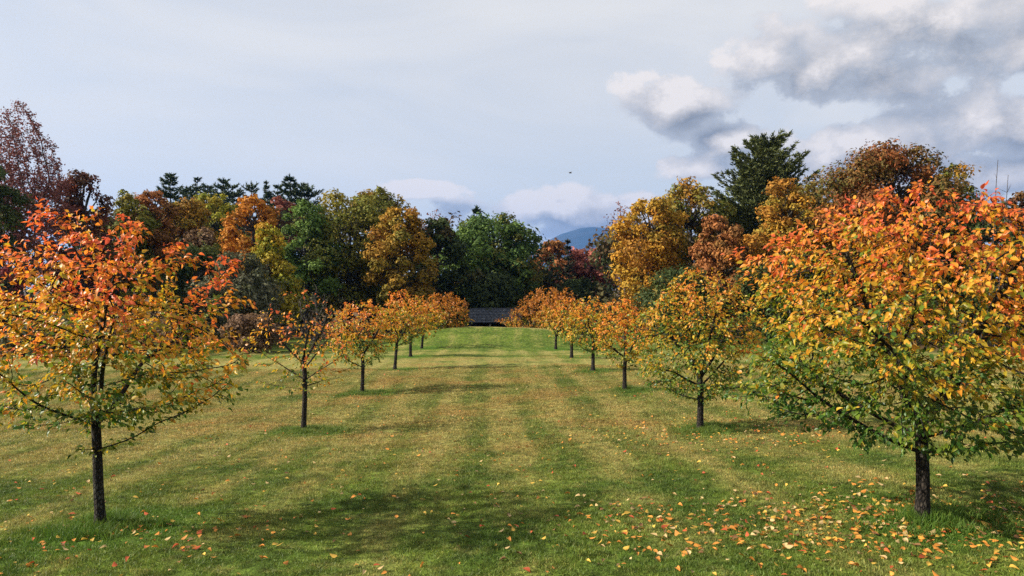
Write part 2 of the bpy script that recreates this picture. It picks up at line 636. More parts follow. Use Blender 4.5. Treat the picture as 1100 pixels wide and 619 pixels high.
def tube(pts, rad, sides):
    pts = np.asarray(pts)
    n = len(pts)
    tan = np.gradient(pts, axis=0) if n > 1 else np.array([[0, 0, 1.]])
    tan = unit(tan)
    ref = np.where(np.abs(tan[:, 2:3]) > 0.9, np.array([[1., 0, 0]]), np.array([[0, 0, 1.]]))
    # keep one reference along the chain so that the tube does not twist
    ref = np.repeat(ref[:1], n, 0)
    u = np.cross(tan, ref)
    bad = np.linalg.norm(u, axis=1) < 0.05
    u[bad] = np.cross(tan[bad], np.array([0.3, 0.9, 0.2]))
    u = unit(u)
    v = np.cross(tan, u)
    a = np.arange(sides) / sides * 2 * math.pi
    V = pts[:, None] + (np.cos(a)[None, :, None] * u[:, None] + np.sin(a)[None, :, None] * v[:, None]) * np.asarray(rad)[:, None, None]
    V = V.reshape(-1, 3)
    i = np.arange(n - 1)[:, None] * sides
    j = np.arange(sides)[None]
    k = (j + 1) % sides
    Fq = np.stack([i + j, i + k, i + sides + k, i + sides + j], -1).reshape(-1, 4)
    return V, Fq


class Acc:
    def __init__(self):
        self.V = []; self.Fq = []; self.n = 0

    def add(self, V, Fq):
        self.V.append(V); self.Fq.append(Fq + self.n); self.n += len(V)

    def get(self):
        return np.vstack(self.V), np.vstack(self.Fq)


def smooth_chain(p, k=1):
    p = np.array(p)
    for _ in range(k):
        if len(p) > 3:
            q = p.copy()
            q[1:-1] = 0.25 * p[:-2] + 0.5 * p[1:-1] + 0.25 * p[2:]
            p = q
    return p


# leaf template: ovate blade with a short stalk, folded on its midrib and bowed; x = along, y = across, z = normal
def leaf_template(fold=0.28, bow=0.22, wid=0.30, detail=True):
    if detail:
        ts = [0.0, 0.18, 0.42, 0.68, 1.0]
        ws = [0.02, wid * 0.85, wid, wid * 0.66, 0.0]
    else:
        ts = [0.0, 0.40, 1.0]
        ws = [0.03, wid, 0.0]
    V, Fc = [], []
    for q, w in zip(ts, ws):
        zc = -bow * q * q
        V += [[q, w, zc + fold * w], [q, 0, zc], [q, -w, zc + fold * w]]
    for i in range(len(ts) - 1):
        a = 3 * i
        Fc += [[a + 1, a + 4, a + 3], [a + 1, a + 3, a], [a + 1, a + 2, a + 5], [a + 1, a + 5, a + 4]]
    Fc = [f for f in Fc]
    V = np.array(V, float)
    if detail:
        k = len(V)
        V = np.vstack([V, [[-0.28, 0.012, 0.04], [-0.28, -0.012, 0.04], [0.02, 0.012, 0.0], [0.02, -0.012, 0.0]]])
        Fc += [[k, k + 1, k + 3], [k, k + 3, k + 2]]
    return V, np.array(Fc)


TEMPL = [leaf_template(0.30, 0.20, 0.29), leaf_template(0.55, 0.34, 0.27), leaf_template(0.15, 0.10, 0.31), leaf_template(0.75, 0.42, 0.26)]
TEMPL_S = [leaf_template(0.35, 0.22, 0.30, False), leaf_template(0.6, 0.35, 0.27, False)]


def frames(axis, nrm):
    x = unit(axis)
    y = unit(np.cross(nrm, x))
    z = np.cross(x, y)
    return np.stack([x, y, z], -1)       # columns


def leaves_mesh(pos, R, size, col, templ, rng, tipmix=None):
    """all leaves in one set of arrays, each leaf of one of the templates"""
    which = rng.integers(0, len(templ), len(pos))
    Vs, Fs, Cs = [], [], []
    off = 0
    for k, (T, Fc) in enumerate(templ):
        s = np.where(which == k)[0]
        if not len(s):
            continue
        P = pos[s, None] + np.einsum('nij,kj->nki', R[s], T) * size[s, None, None]
        Vs.append(P.reshape(-1, 3))
        Fs.append((np.arange(len(s))[:, None, None] * len(T) + Fc[None]).reshape(-1, 3) + off)
        C = np.repeat(col[s, None], len(T), 1)
        if tipmix is not None:
            w = np.clip(T[:, 0], 0, 1)[None, :, None] * rng.uniform(0, 1, (len(s), 1, 1))
            C = C * (1 - w) + tipmix[s, None] * w
        Cs.append(C.reshape(-1, 3))
        off += len(s) * len(T)
    return np.vstack(Vs), np.vstack(Fs), np.vstack(Cs)


RAMP_T = np.array([0.0, 0.26, 0.42, 0.58, 0.78, 1.0])
RAMP_C = np.array([[0.05, 0.125, 0.014], [0.17, 0.235, 0.018], [0.55, 0.37, 0.024],
                   [0.70, 0.32, 0.024], [0.74, 0.20, 0.030], [0.68, 0.11, 0.045]])


def ramp(tv):
    tv = np.clip(tv, 0, 1)
    return np.stack([np.interp(tv, RAMP_T, RAMP_C[:, i]) for i in range(3)], -1)


def crown_points(rng, n, base, prof, shell=0.55, squash=1.0, lump=0.22, off=(0, 0)):
    """random points in a crown; prof = [(height over the base, radius, sideways shift), ...]"""
    hs = np.array([p[0] for p in prof]); rs = np.array([p[1] for p in prof])
    sh = np.array([p[2] if len(p) > 2 else 0.0 for p in prof])
    hh = np.linspace(hs[0], hs[-1], 200)
    w = np.interp(hh, hs, rs) ** 2 + 1e-6
    h = rng.choice(hh, n, p=w / w.sum()) + rng.normal(0, 0.01, n)
    th = rng.uniform(0, 2 * math.pi, n)
    ph = rng.uniform(0, 6.28, 6)
    lum = 1 + lump * (np.sin(2 * th + ph[0] + 3 * h) * 0.5 + np.sin(3 * th + ph[1] - 4.1 * h) * 0.5 + np.sin(5 * th + ph[2] + 6.3 * h) * 0.4)
    rr = np.where(rng.random(n) < shell, rng.uniform(0.72, 1.0, n), np.sqrt(rng.random(n)))
    R = np.interp(h, hs, rs) * lum * rr
    return np.stack([base[0] + off[0] + np.interp(h, hs, sh) + R * np.cos(th), base[1] + off[1] + R * np.sin(th) * squash, base[2] + h], -1)


def orchard_tree(key, label, trunk_px, prof_px, n_att, per, size, shade, seed, root_r, shell=0.5,
                 hero=0, step=None, lump=0.22, green_low=0.42, bare_top=0.0, detail=True, name='pear_tree', tmax=1.0, dull=1.0, grad=0.8, left_green=0.0):
    rng = np.random.default_rng(seed)
    x0, y0, D = ROW[key]
    b = BASE[key]
    s = D / F
    yb = CY + (CAMZ - b[2]) / s               # pixel row of the trunk foot
    trunk = [np.array([(px - x0) * s, 0.0, (yb - py) * s]) for px, py in trunk_px]
    trunk[0][2] = -0.04
    tr = [trunk[0]]
    for p, q in zip(trunk[:-1], trunk[1:]):
        k = max(2, int(np.linalg.norm(q - p) / 0.12))
        tr += [p + (q - p) * i / k for i in range(1, k + 1)]
    tr = np.array(tr)
    tr[1:-1, :2] += rng.normal(0, 0.006, (len(tr) - 2, 2))
    prof = sorted(((yb - py) * s, hw * s, (pc - x0) * s) for py, hw, pc in prof_px)
    st = step or 0.11
    att = crown_points(rng, n_att, (0, 0, 0), prof, shell=shell, lump=lump)
    # main limbs: leave the upper trunk and sweep upwards, the lowest ones nearly level
    nodes = [p for p in tr]
    par0 = [-1] + list(range(len(tr) - 1))
    hs_ = [p[0] for p in prof]; rs_ = [p[1] for p in prof]; xs_ = [p[2] for p in prof]
    nlimb = 9 if D < 20 else 7
    a0 = rng.uniform(0, 6.28)
    for j in range(nlimb):
        fr = j / (nlimb - 1)
        i0 = int(len(tr) - 1 - (1 - fr) * 0.38 * len(tr) * rng.uniform(0.6, 1.0))
        az_ = a0 + 2.4 * j + rng.normal(0, 0.3)
        el_ = math.radians(8 + 52 * fr + rng.normal(0, 7))
        Lr = rng.uniform(0.5, 0.72)
        p = tr[i0].copy(); last = i0
        for q in range(60):
            el_ += 0.022 * (1.3 - el_)
            az_ += rng.normal(0, 0.07)
            p = p + st * np.array([math.cos(az_) * math.cos(el_), math.sin(az_) * math.cos(el_), math.sin(el_)])
            Rh = np.interp(p[2], hs_, rs_); ch = np.interp(p[2], hs_, xs_)
            if math.hypot(p[0] - ch, p[1]) > Lr * Rh or p[2] > hs_[0] + (hs_[-1] - hs_[0]) * 0.86:
                break
            nodes.append(p.copy()); par0.append(last); last = len(nodes) - 1
    arr, par = grow(rng, nodes, att, st, st * 9, st * 1.75, 0.13, par0=par0)
    r = radii(arr, par, 0.0032 + 0.0001 * D, 2.15, root_r)
    # root flare
    for i in range(len(tr)):
        r[i] = root_r * (1.0 + 0.7 * math.exp(-max(tr[i][2], 0) / 0.06)) * (1 - 0.18 * i / len(tr))
    lim = np.arange(len(arr)) >= len(tr)
    r[lim] = np.minimum(r[lim], root_r * 0.52)
    cs = chains(arr, par, r)
    T = empty(name, b, label, 'tree', 'trees of the two orchard rows')
    nt = len(tr)
    # trunk = the chain that starts at the root; every chain that leaves it is a limb with the twigs it carries
    sides = 12 if D < 12 else (8 if D < 30 else 6)
    main = cs[0]
    limb_of = {}
    for i in main:
        limb_of[i] = -1
    A = {-1: Acc()}
    V_, F_ = tube(smooth_chain(arr[main], 2), r[main], sides)
    A[-1].add(V_, F_)
    nl = 0
    for c in cs[1:]:
        own = limb_of.get(c[0], -1)
        if own == -1:
            if len(c) >= 5:
                own = nl; nl += 1
                A[own] = Acc()
        for i in c[1:]:
            limb_of[i] = own
        rad = np.minimum(r[c], np.concatenate([[r[c[1]] * 1.15], r[c[1:]]]))
        V_, F_ = tube(smooth_chain(arr[c], 2), rad, sides if rad[0] > 0.02 else (6 if rad[0] > 0.008 and D < 20 else 4))
        A[own].add(V_, F_)
    V_, F_ = A[-1].get()
    mk('trunk', V_, F_, M_BARK, T, smooth=True)
    if D < 30:
        for k in range(nl):
            V_, F_ = A[k].get()
            mk('limb', V_, F_, M_BARK, T, smooth=True)
    else:
        Z = Acc()
        for k in range(nl):
            Z.add(*A[k].get())
        if nl:
            V_, F_ = Z.get()
            mk('limbs', V_, F_, M_BARK, T, smooth=True)
    # leaves on the thin wood
    depth_tip = np.zeros(len(arr))
    thin = np.where((r < 0.0125 + 0.0003 * D) & (np.arange(len(arr)) >= nt))[0]
    hmin, hmax = prof[0][0], prof[-1][0]
    if bare_top > 0:
        hh = (arr[thin, 2] - hmin) / (hmax - hmin)
        thin = thin[rng.random(len(thin)) > bare_top * np.clip((hh - 0.45) * 2.2, 0, 1)]
    node = np.repeat(thin, per)
    n = len(node)
    tw = unit(arr[node] - arr[np.maximum(par[node], 0)])
    pos = arr[node] + rng.normal(0, 0.5 * st, (n, 3)) * np.array([1, 1, 0.7])
    rel = np.clip((pos[:, 2] - hmin) / (hmax - hmin), 0, 1)
    rad_here = np.interp(pos[:, 2], [p[0] for p in prof], [p[1] for p in prof])
    cxh = np.interp(pos[:, 2], [p[0] for p in prof], [p[2] for p in prof])
    outw = np.clip(np.hypot(pos[:, 0] - cxh, pos[:, 1]) / np.maximum(rad_here, 0.1), 0, 1.3)
    radial = unit(np.stack([pos[:, 0] - cxh, pos[:, 1], np.zeros(n)], -1))
    axis = unit(0.6 * tw + 0.7 * radial + rng.normal(0, 0.62, (n, 3)) + np.array([0, 0, -0.38]))
    nrm = unit(np.array([-0.25, -0.2, 0.8]) + 0.35 * radial + rng.normal(0, 0.42, (n, 3)))
    R = frames(axis, nrm)
    sz = size * rng.uniform(0.5, 1.2, n)
    # clumps of one twig share a tint
    tint = rng.normal(0, 0.10, len(arr))
    q3 = arr[node]
    patch = np.sin(q3[:, 0] * 3.1 + seed) * np.sin(q3[:, 1] * 2.7 + 1.3 * seed) * np.sin(q3[:, 2] * 3.6 + 0.7 * seed)
    tv = shade + (rel - green_low) * grad + 0.14 * (outw - 0.6) + tint[node] + 0.24 * patch + rng.normal(0, 0.145, n)
    tv = tv - left_green * np.clip(-(pos[:, 0] - cxh) / np.maximum(rad_here, 0.1), -0.3, 1) * np.clip(1.1 - rel * 1.3, 0, 1)
    tv = np.minimum(tv, tmax - 0.1 * rng.random(n))
    col = ramp(tv) * rng.uniform(0.75, 1.2, (n, 1)) * dull
    tip = ramp(np.minimum(tv + rng.uniform(-0.05, 0.22, n), tmax)) * rng.uniform(0.8, 1.1, (n, 1)) * dull
    ids = np.arange(n)
    if hero:
        # the leaves that show largest: nearest to the camera and on the outside of the crown
        wpos = pos + b
        view = np.array([0, 0, CAMZ]) - wpos
        dist = np.linalg.norm(view, axis=1)
        area = np.abs(np.einsum('ij,ij->i', R[:, :, 2], unit(view))) * (sz / dist) ** 2
        xpix = CX + wpos[:, 0] / wpos[:, 1] * F
        score = area * (0.4 + outw) * np.where((wpos[:, 1] < b[1] - 0.1) & (xpix > 0) & (xpix < 1100), 1, 0.05)
        best = np.argsort(-score)[:hero]
        cols12 = {}
        for i in best:
            tq = int(np.clip(round(np.clip(tv[i], 0, 1) * 11), 0, 11))
            kq = int(rng.integers(0, len(TEMPL)))
            if (tq, kq) not in LEAF_MESH:
                Tm, Fm = TEMPL[kq]
                w = np.clip(Tm[:, :1], 0, 1) * 0.6
                cc = ramp(np.full(len(Tm), tq / 11)) * (1 - w) + ramp(np.full(len(Tm), min(tq / 11 + 0.14, 1))) * w
                LEAF_MESH[(tq, kq)] = mesh_data('leaf', Tm, Fm, M_LEAF, cc, True)
            o = link('leaf', LEAF_MESH[(tq, kq)], T)
            M4 = np.eye(4)
            M4[:3, :3] = R[i] * sz[i]
            M4[:3, 3] = pos[i]
            o.matrix_basis = Matrix(M4.tolist())
        ids = np.setdiff1d(ids, best)
    V_, F_, C_ = leaves_mesh(pos[ids], R[ids], sz[ids], col[ids], TEMPL if detail else TEMPL_S, rng, tip[ids])
    cr = mk('crown', V_, F_, M_LEAF, T, C_, smooth=True)
    cr['kind'] = 'stuff'
    return T


LEAF_MESH = {}
# profile rows: (pixel row, half width, centre column)
orchard_tree('L1', 'near left orchard tree with slender dark trunk and red-orange tipped open crown',
             [(108, 568), (105, 510), (103, 456), (101, 425)],
             [(462, 60, 112), (436, 110, 114), (400, 132, 118), (350, 138, 120), (305, 124, 122), (268, 92, 112), (240, 62, 100), (212, 34, 96)],
             1000, 8, 0.068, 0.46, 11, 0.056, grad=0.92, dull=1.08, lump=0.34, shell=0.55, hero=300, green_low=0.42, step=0.09)
orchard_tree('R1', 'near right orchard tree with broad dense orange and green crown above scattered leaves',
             [(990, 565), (991, 520), (990, 470), (988, 452)],
             [(468, 110, 975), (448, 165, 985), (420, 188, 990), (380, 196, 992), (325, 190, 994), (275, 168, 996), (238, 128, 996), (212, 78, 995), (196, 34, 990)],
             3500, 8, 0.064, 0.40, 23, 0.068, grad=0.90, left_green=0.22, shell=0.55, hero=300, green_low=0.45, step=0.088)
orchard_tree('L2', 'second tree of the left row, thin peach-leaved crown with bare twigs on top',
             [(326, 464), (327, 430), (328, 408), (326, 385)],
             [(418, 32, 322), (400, 48, 325), (380, 56, 326), (355, 56, 324), (335, 46, 322), (318, 32, 322), (300, 14, 325)],
             360, 2, 0.095, 0.52, 31, 0.062, hero=0, bare_top=0.75, green_low=0.42, lump=0.3)
orchard_tree('R2', 'second tree of the right row, wide green and gold crown on a dark trunk',
             [(752, 466), (753, 430), (752, 400)],
             [(422, 46, 745), (402, 62, 748), (375, 70, 750), (345, 68, 752), (318, 56, 752), (300, 38, 752), (287, 16, 752)],
             1900, 7, 0.078, 0.29, 43, 0.070, grad=0.55, tmax=0.8, hero=0, green_low=0.42)
orchard_tree('L3', 'third tree of the left row, orange crown touching its farther neighbour',
             [(389, 421), (390, 395), (389, 378)],
             [(388, 22, 388), (372, 34, 388), (350, 38, 388), (335, 30, 388), (320, 12, 388)],
             700, 5, 0.11, 0.45, 51, 0.068, detail=False, tmax=0.80, grad=0.55)
orchard_tree('R3', 'third tree of the right row, orange crown on a short dark trunk',
             [(671, 420), (671, 395), (672, 380)],
             [(388, 20, 672), (372, 32, 672), (352, 36, 670), (336, 28, 668), (320, 12, 668)],
             800, 5, 0.11, 0.44, 61, 0.07, detail=False, tmax=0.80, grad=0.55)
orchard_tree('L4', 'fourth tree of the left row, bright orange rounded crown',
             [(424, 392), (426, 372), (427, 362)],
             [(368, 18, 430), (355, 28, 432), (338, 30, 432), (322, 20, 431), (310, 8, 430)],
             620, 5, 0.13, 0.46, 71, 0.08, detail=False, tmax=0.80, grad=0.55, step=0.13)
orchard_tree('R4', 'fourth tree of the right row, yellow-green crown on a straight trunk',
             [(637, 397), (637, 378), (638, 368)],
             [(378, 14, 636), (362, 25, 636), (345, 27, 636), (328, 20, 634), (318, 8, 634)],
             620, 5, 0.13, 0.34, 81, 0.085, detail=False, tmax=0.80, grad=0.55, step=0.13)
orchard_tree('L5', 'fifth tree of the left row, half hidden orange crown with pale trunk',
             [(441, 381), (441, 366), (442, 358)],
             [(364, 12, 442), (352, 20, 444), (338, 22, 446), (324, 15, 446), (316, 6, 446)],
             380, 3, 0.17, 0.42, 91, 0.09, detail=False, tmax=0.80, grad=0.55, step=0.15)
orchard_tree('R5', 'fifth tree of the right row, golden crown with green underside',
             [(614, 384), (614, 370), (614, 362)],
             [(372, 12, 615), (360, 22, 616), (345, 25, 617), (328, 18, 617), (317, 7, 618)],
             400, 3, 0.17, 0.37, 101, 0.095, detail=False, tmax=0.80, grad=0.55, step=0.15)
orchard_tree('L6', 'sixth tree of the left row, small orange crown at the foot of the bank',
             [(453, 376), (454, 364), (455, 356)],
             [(362, 10, 456), (350, 17, 459), (338, 19, 461), (326, 13, 461), (316, 5, 460)],
             330, 3, 0.19, 0.43, 111, 0.085, detail=False, tmax=0.80, grad=0.55, step=0.17)
orchard_tree('R6', 'sixth tree of the right row, small orange crown at the foot of the bank',
             [(597, 373), (597, 364), (598, 356)],
             [(362, 10, 600), (350, 17, 602), (338, 19, 603), (326, 13, 603), (317, 5, 604)],
             330, 3, 0.19, 0.46, 121, 0.09, detail=False, tmax=0.80, grad=0.55, step=0.17)
orchard_tree('L7', 'rusty orange tree on the crest left of the shed',
             [(480, 352), (481, 344), (482, 338)],
             [(354, 16, 480), (346, 25, 480), (334, 27, 479), (324, 22, 478), (312, 10, 476)],
             900, 6, 0.19, 0.50, 131, 0.09, detail=False, tmax=0.72, dull=0.72, step=0.2, green_low=0.3)
orchard_tree('R7', 'rusty orange tree behind the crest among the right row',
             [(607, 352), (607, 345), (606, 340)],
             [(358, 22, 604), (346, 27, 603), (332, 26, 602), (318, 18, 600), (308, 8, 598)],
             900, 6, 0.20, 0.50, 141, 0.11, detail=False, tmax=0.72, dull=0.72, step=0.22, green_low=0.3)
orchard_tree('R8', 'rust-brown bushy tree beyond the crest right of the shed',
             [(568, 356), (568, 350), (569, 345)],
             [(360, 30, 572), (348, 35, 573), (336, 32, 576), (322, 22, 581), (309, 10, 586)],
             1200, 6, 0.20, 0.52, 151, 0.11, detail=False, tmax=0.72, dull=0.72, step=0.22, green_low=0.3)

# ------------------------------------------------------------------ woodland trees
PAL = {
    'purple': [(0.24, 0.085, 0.075), (0.27, 0.11, 0.09), (0.18, 0.07, 0.065)],
    'maroon': [(0.075, 0.022, 0.016), (0.11, 0.035, 0.02), (0.05, 0.03, 0.018)],
    'darkred': [(0.13, 0.022, 0.022), (0.09, 0.02, 0.02)],
    'deepgreen': [(0.034, 0.05, 0.015), (0.05, 0.066, 0.018), (0.032, 0.044, 0.015)],
    'olive': [(0.11, 0.12, 0.02), (0.15, 0.135, 0.022), (0.08, 0.095, 0.02), (0.18, 0.135, 0.022)],
    'olivegold': [(0.17, 0.12, 0.018), (0.22, 0.13, 0.018), (0.10, 0.10, 0.018), (0.26, 0.13, 0.018)],
    'gold': [(0.27, 0.16, 0.018), (0.32, 0.165, 0.018), (0.17, 0.13, 0.02), (0.28, 0.12, 0.02)],
    'green': [(0.06, 0.10, 0.02), (0.085, 0.125, 0.025), (0.045, 0.08, 0.02)],
    'maple': [(0.07, 0.115, 0.022), (0.09, 0.14, 0.026), (0.06, 0.09, 0.02)],
    'rust': [(0.25, 0.095, 0.03), (0.21, 0.08, 0.026), (0.16, 0.08, 0.026)],
    'orange': [(0.36, 0.14, 0.02), (0.41, 0.17, 0.022), (0.29, 0.13, 0.02)],
    'yellowgreen': [(0.20, 0.19, 0.02), (0.14, 0.16, 0.02), (0.26, 0.19, 0.02)],
    'flame': [(0.50, 0.24, 0.025), (0.40, 0.24, 0.02), (0.24, 0.22, 0.02), (0.17, 0.18, 0.02)],
    'greyolive': [(0.075, 0.08, 0.04), (0.10, 0.095, 0.055), (0.06, 0.065, 0.035)],
    'brown': [(0.14, 0.085, 0.045), (0.11, 0.065, 0.04), (0.17, 0.10, 0.05)],
    'red': [(0.27, 0.085, 0.06), (0.23, 0.075, 0.05), (0.20, 0.09, 0.055)],
    'rustgreen': [(0.17, 0.05, 0.016), (0.19, 0.06, 0.018), (0.14, 0.055, 0.018), (0.10, 0.075, 0.02), (0.07, 0.07, 0.02)],
    'greengold': [(0.10, 0.11, 0.02), (0.20, 0.14, 0.02), (0.07, 0.09, 0.02), (0.28, 0.13, 0.02)],
}


def cards(pos, nrm, size, col, rng):
    """little folded leaf sprays: one bent four-cornered face each"""
    n = len(pos)
    a = unit(np.cross(nrm, rng.normal(0, 1, (n, 3))))
    bb = np.cross(nrm, a)
    L = size[:, None] * 0.62
    W = size[:, None] * rng.uniform(0.26, 0.44, (n, 1))
    bend = nrm * size[:, None] * 0.18
    sk = rng.uniform(-0.25, 0.25, (n, 1)) * L
    V = np.stack([pos - a * L, pos + bb * W + a * sk + bend, pos + a * L, pos - bb * W + a * sk + bend], 1).reshape(-1, 3)
    Fq = np.arange(4 * n).reshape(n, 4)
    return V, Fq, np.repeat(col, 4, 0)


WGROUP = 'trees of the autumn wood round the lawn'


def wood_tree(name, label, x, ytop, hw, ybot, D, pal, seed, n=7000, lobes=34, card=None, open_=0.0, trunk_r=None,
              shape='round', limb_show=1.0, pal2=None, group=WGROUP, cat='tree', leanx=0.0):
    rng = np.random.default_rng(seed)
    X = (x - CX) / F * D
    zg = float(ground(X, D))
    b = np.array([X, D, zg])
    ztop = CAMZ + (CY - ytop) / F * D - zg
    zbot = max(CAMZ + (CY - ybot) / F * D - zg, 0.15)
    Rw = hw / F * D
    Hc = ztop - zbot
    zc = zbot + Hc * 0.45
    card = card or 2.9 * D / F
    n = int(n * 1.75)
    hw = hw * 1.16
    # lobes: ellipsoidal boughs on and inside the crown's envelope
    k = int(lobes * 1.5)
    hfrac = (np.arange(k) + rng.random(k)) / k
    if shape == 'round':
        w = np.sin(np.pi * np.clip(0.10 + 0.86 * hfrac, 0, 1)) ** 0.62
    elif shape == 'cone':
        w = (1 - hfrac) ** 0.8 * 0.95 + 0.10
    elif shape == 'broad':
        w = np.where(hfrac < 0.55, 0.78 + 0.4 * hfrac, np.sqrt(np.clip(1 - ((hfrac - 0.55) / 0.47) ** 2, 0.02, 1)))
    else:
        w = np.sqrt(np.clip(1 - (2 * hfrac - 1) ** 2, 0.05, 1))
    th = np.arange(k) * 2.399 + rng.uniform(0, 6.28) + rng.normal(0, 0.5, k)
    rr = w * Rw * np.sqrt(rng.uniform(0.15, 1.0, k))
    lr = Rw * (0.15 + 0.30 * rng.random(k) ** 1.5) * (0.6 + 0.4 * w)
    C = np.stack([rr * np.cos(th) + leanx * hfrac * Hc, rr * np.sin(th), zbot + hfrac * Hc * 0.96], -1)
    C[:, 2] = np.minimum(C[:, 2], ztop - lr * 0.62)
    wt_ = lr ** 2
    cnt = rng.multinomial(n, wt_ / wt_.sum())
    own = np.repeat(np.arange(k), cnt)
    m = len(own)
    dirv = unit(rng.normal(0, 1, (m, 3)) + np.array([0, 0, 0.35]))
    rad = np.where(rng.random(m) < 0.7, rng.uniform(0.78, 1.08, m), rng.uniform(0.3, 0.9, m))
    # ragged edge of each bough
    rag = 1 + 0.30 * np.sin(dirv[:, 0] * 5 + own * 1.7) * np.sin(dirv[:, 1] * 4.3 + own) + 0.22 * np.sin(dirv[:, 2] * 6 + own * 2.3 + dirv[:, 0] * 7)
    pos = C[own] + dirv * (lr[own] * rad * rag)[:, None] * np.array([1.0, 1.0, 0.72])
    if open_ > 0:
        h3 = np.sin(pos[:, 0] * 2.3 / (0.3 * Rw) + seed) + np.sin(pos[:, 1] * 2.1 / (0.3 * Rw) + seed * 2) + np.sin(pos[:, 2] * 2.6 / (0.3 * Rw) + seed * 3)
        keep = (h3 > -3 + 3.0 * open_) | (rng.random(m) > open_)
        pos, dirv, own = pos[keep], dirv[keep], own[keep]
        m = len(own)
    keep = pos[:, 2] > 0.1
    pos, dirv, own = pos[keep], dirv[keep], own[keep]
    m = len(own)
    nrm = unit(dirv + rng.normal(0, 0.45, (m, 3)) + np.array([0, 0, 0.25]))
    P = np.array(PAL[pal])
    P = P * 1.6
    base = P[rng.integers(0, len(P), k)]
    if pal2:                                      # another tint on the upper, outer boughs
        P2 = np.array(PAL[pal2]) * 1.5
        turn = rng.random(k) < np.clip(1.5 * hfrac - 0.35, 0.05, 0.9)
        base = np.where(turn[:, None], P2[rng.integers(0, len(P2), k)], base)
    odd = rng.random(k) < 0.10                    # a bough or two has turned another colour
    PO = np.array(PAL[('olive', 'gold', 'greengold', 'rust')[seed % 4]])
    base = np.where(odd[:, None], 0.5 * base + 0.5 * PO[rng.integers(0, len(PO), k)], base)
    base = base * rng.uniform(0.8, 1.2, (k, 1))
    mixp = P[rng.integers(0, len(P), m)]
    col = (0.62 * base[own] + 0.38 * mixp) * rng.uniform(0.7, 1.3, (m, 1))
    T = empty(name, b, label, cat, group)
    V_, F_, C_ = cards(pos, nrm, card * rng.uniform(0.7, 1.35, m), col, rng)
    cr = mk('crown', V_, F_, M_FAR, T, C_)
    cr['kind'] = 'stuff'
    # trunk and limbs
    tr_ = trunk_r or 0.018 * ztop + 0.03
    A = Acc()
    hz = np.linspace(-0.1, zc + Hc * 0.2, 8)
    px = np.cumsum(rng.normal(0, 0.02 * ztop / 8, 8)) * (np.arange(8) > 0)
    py = np.cumsum(rng.normal(0, 0.02 * ztop / 8, 8)) * (np.arange(8) > 0)
    px = px + leanx * np.clip(hz - zbot, 0, None)
    stem = np.stack([px, py, hz], -1)
    A.add(*tube(stem, tr_ * np.linspace(1.2, 0.45, 8), 7))
    mk('trunk', *A.get(), M_BARK_FAR, T, smooth=True)
    B = Acc()
    for j in range(k):
        s0 = int(np.clip(np.searchsorted(hz, C[j, 2] - 0.5 * abs(rr[j]) - 0.3), 2, 7))
        p0 = stem[s0]
        p1 = C[j]
        q = np.linspace(0, 1, 5)[:, None]
        mid_ = p0 + (p1 - p0) * q
        mid_[:, 2] += 0.12 * np.linalg.norm(p1 - p0) * np.sin(q[:, 0] * np.pi) * -0.6
        mid_[1:4] += rng.normal(0, 0.05 * Rw, (3, 3))
        B.add(*tube(mid_, tr_ * 0.42 * np.linspace(1, 0.22, 5), 5))
    mk('limbs', *B.get(), M_BARK_FAR, T, smooth=True)
    return T


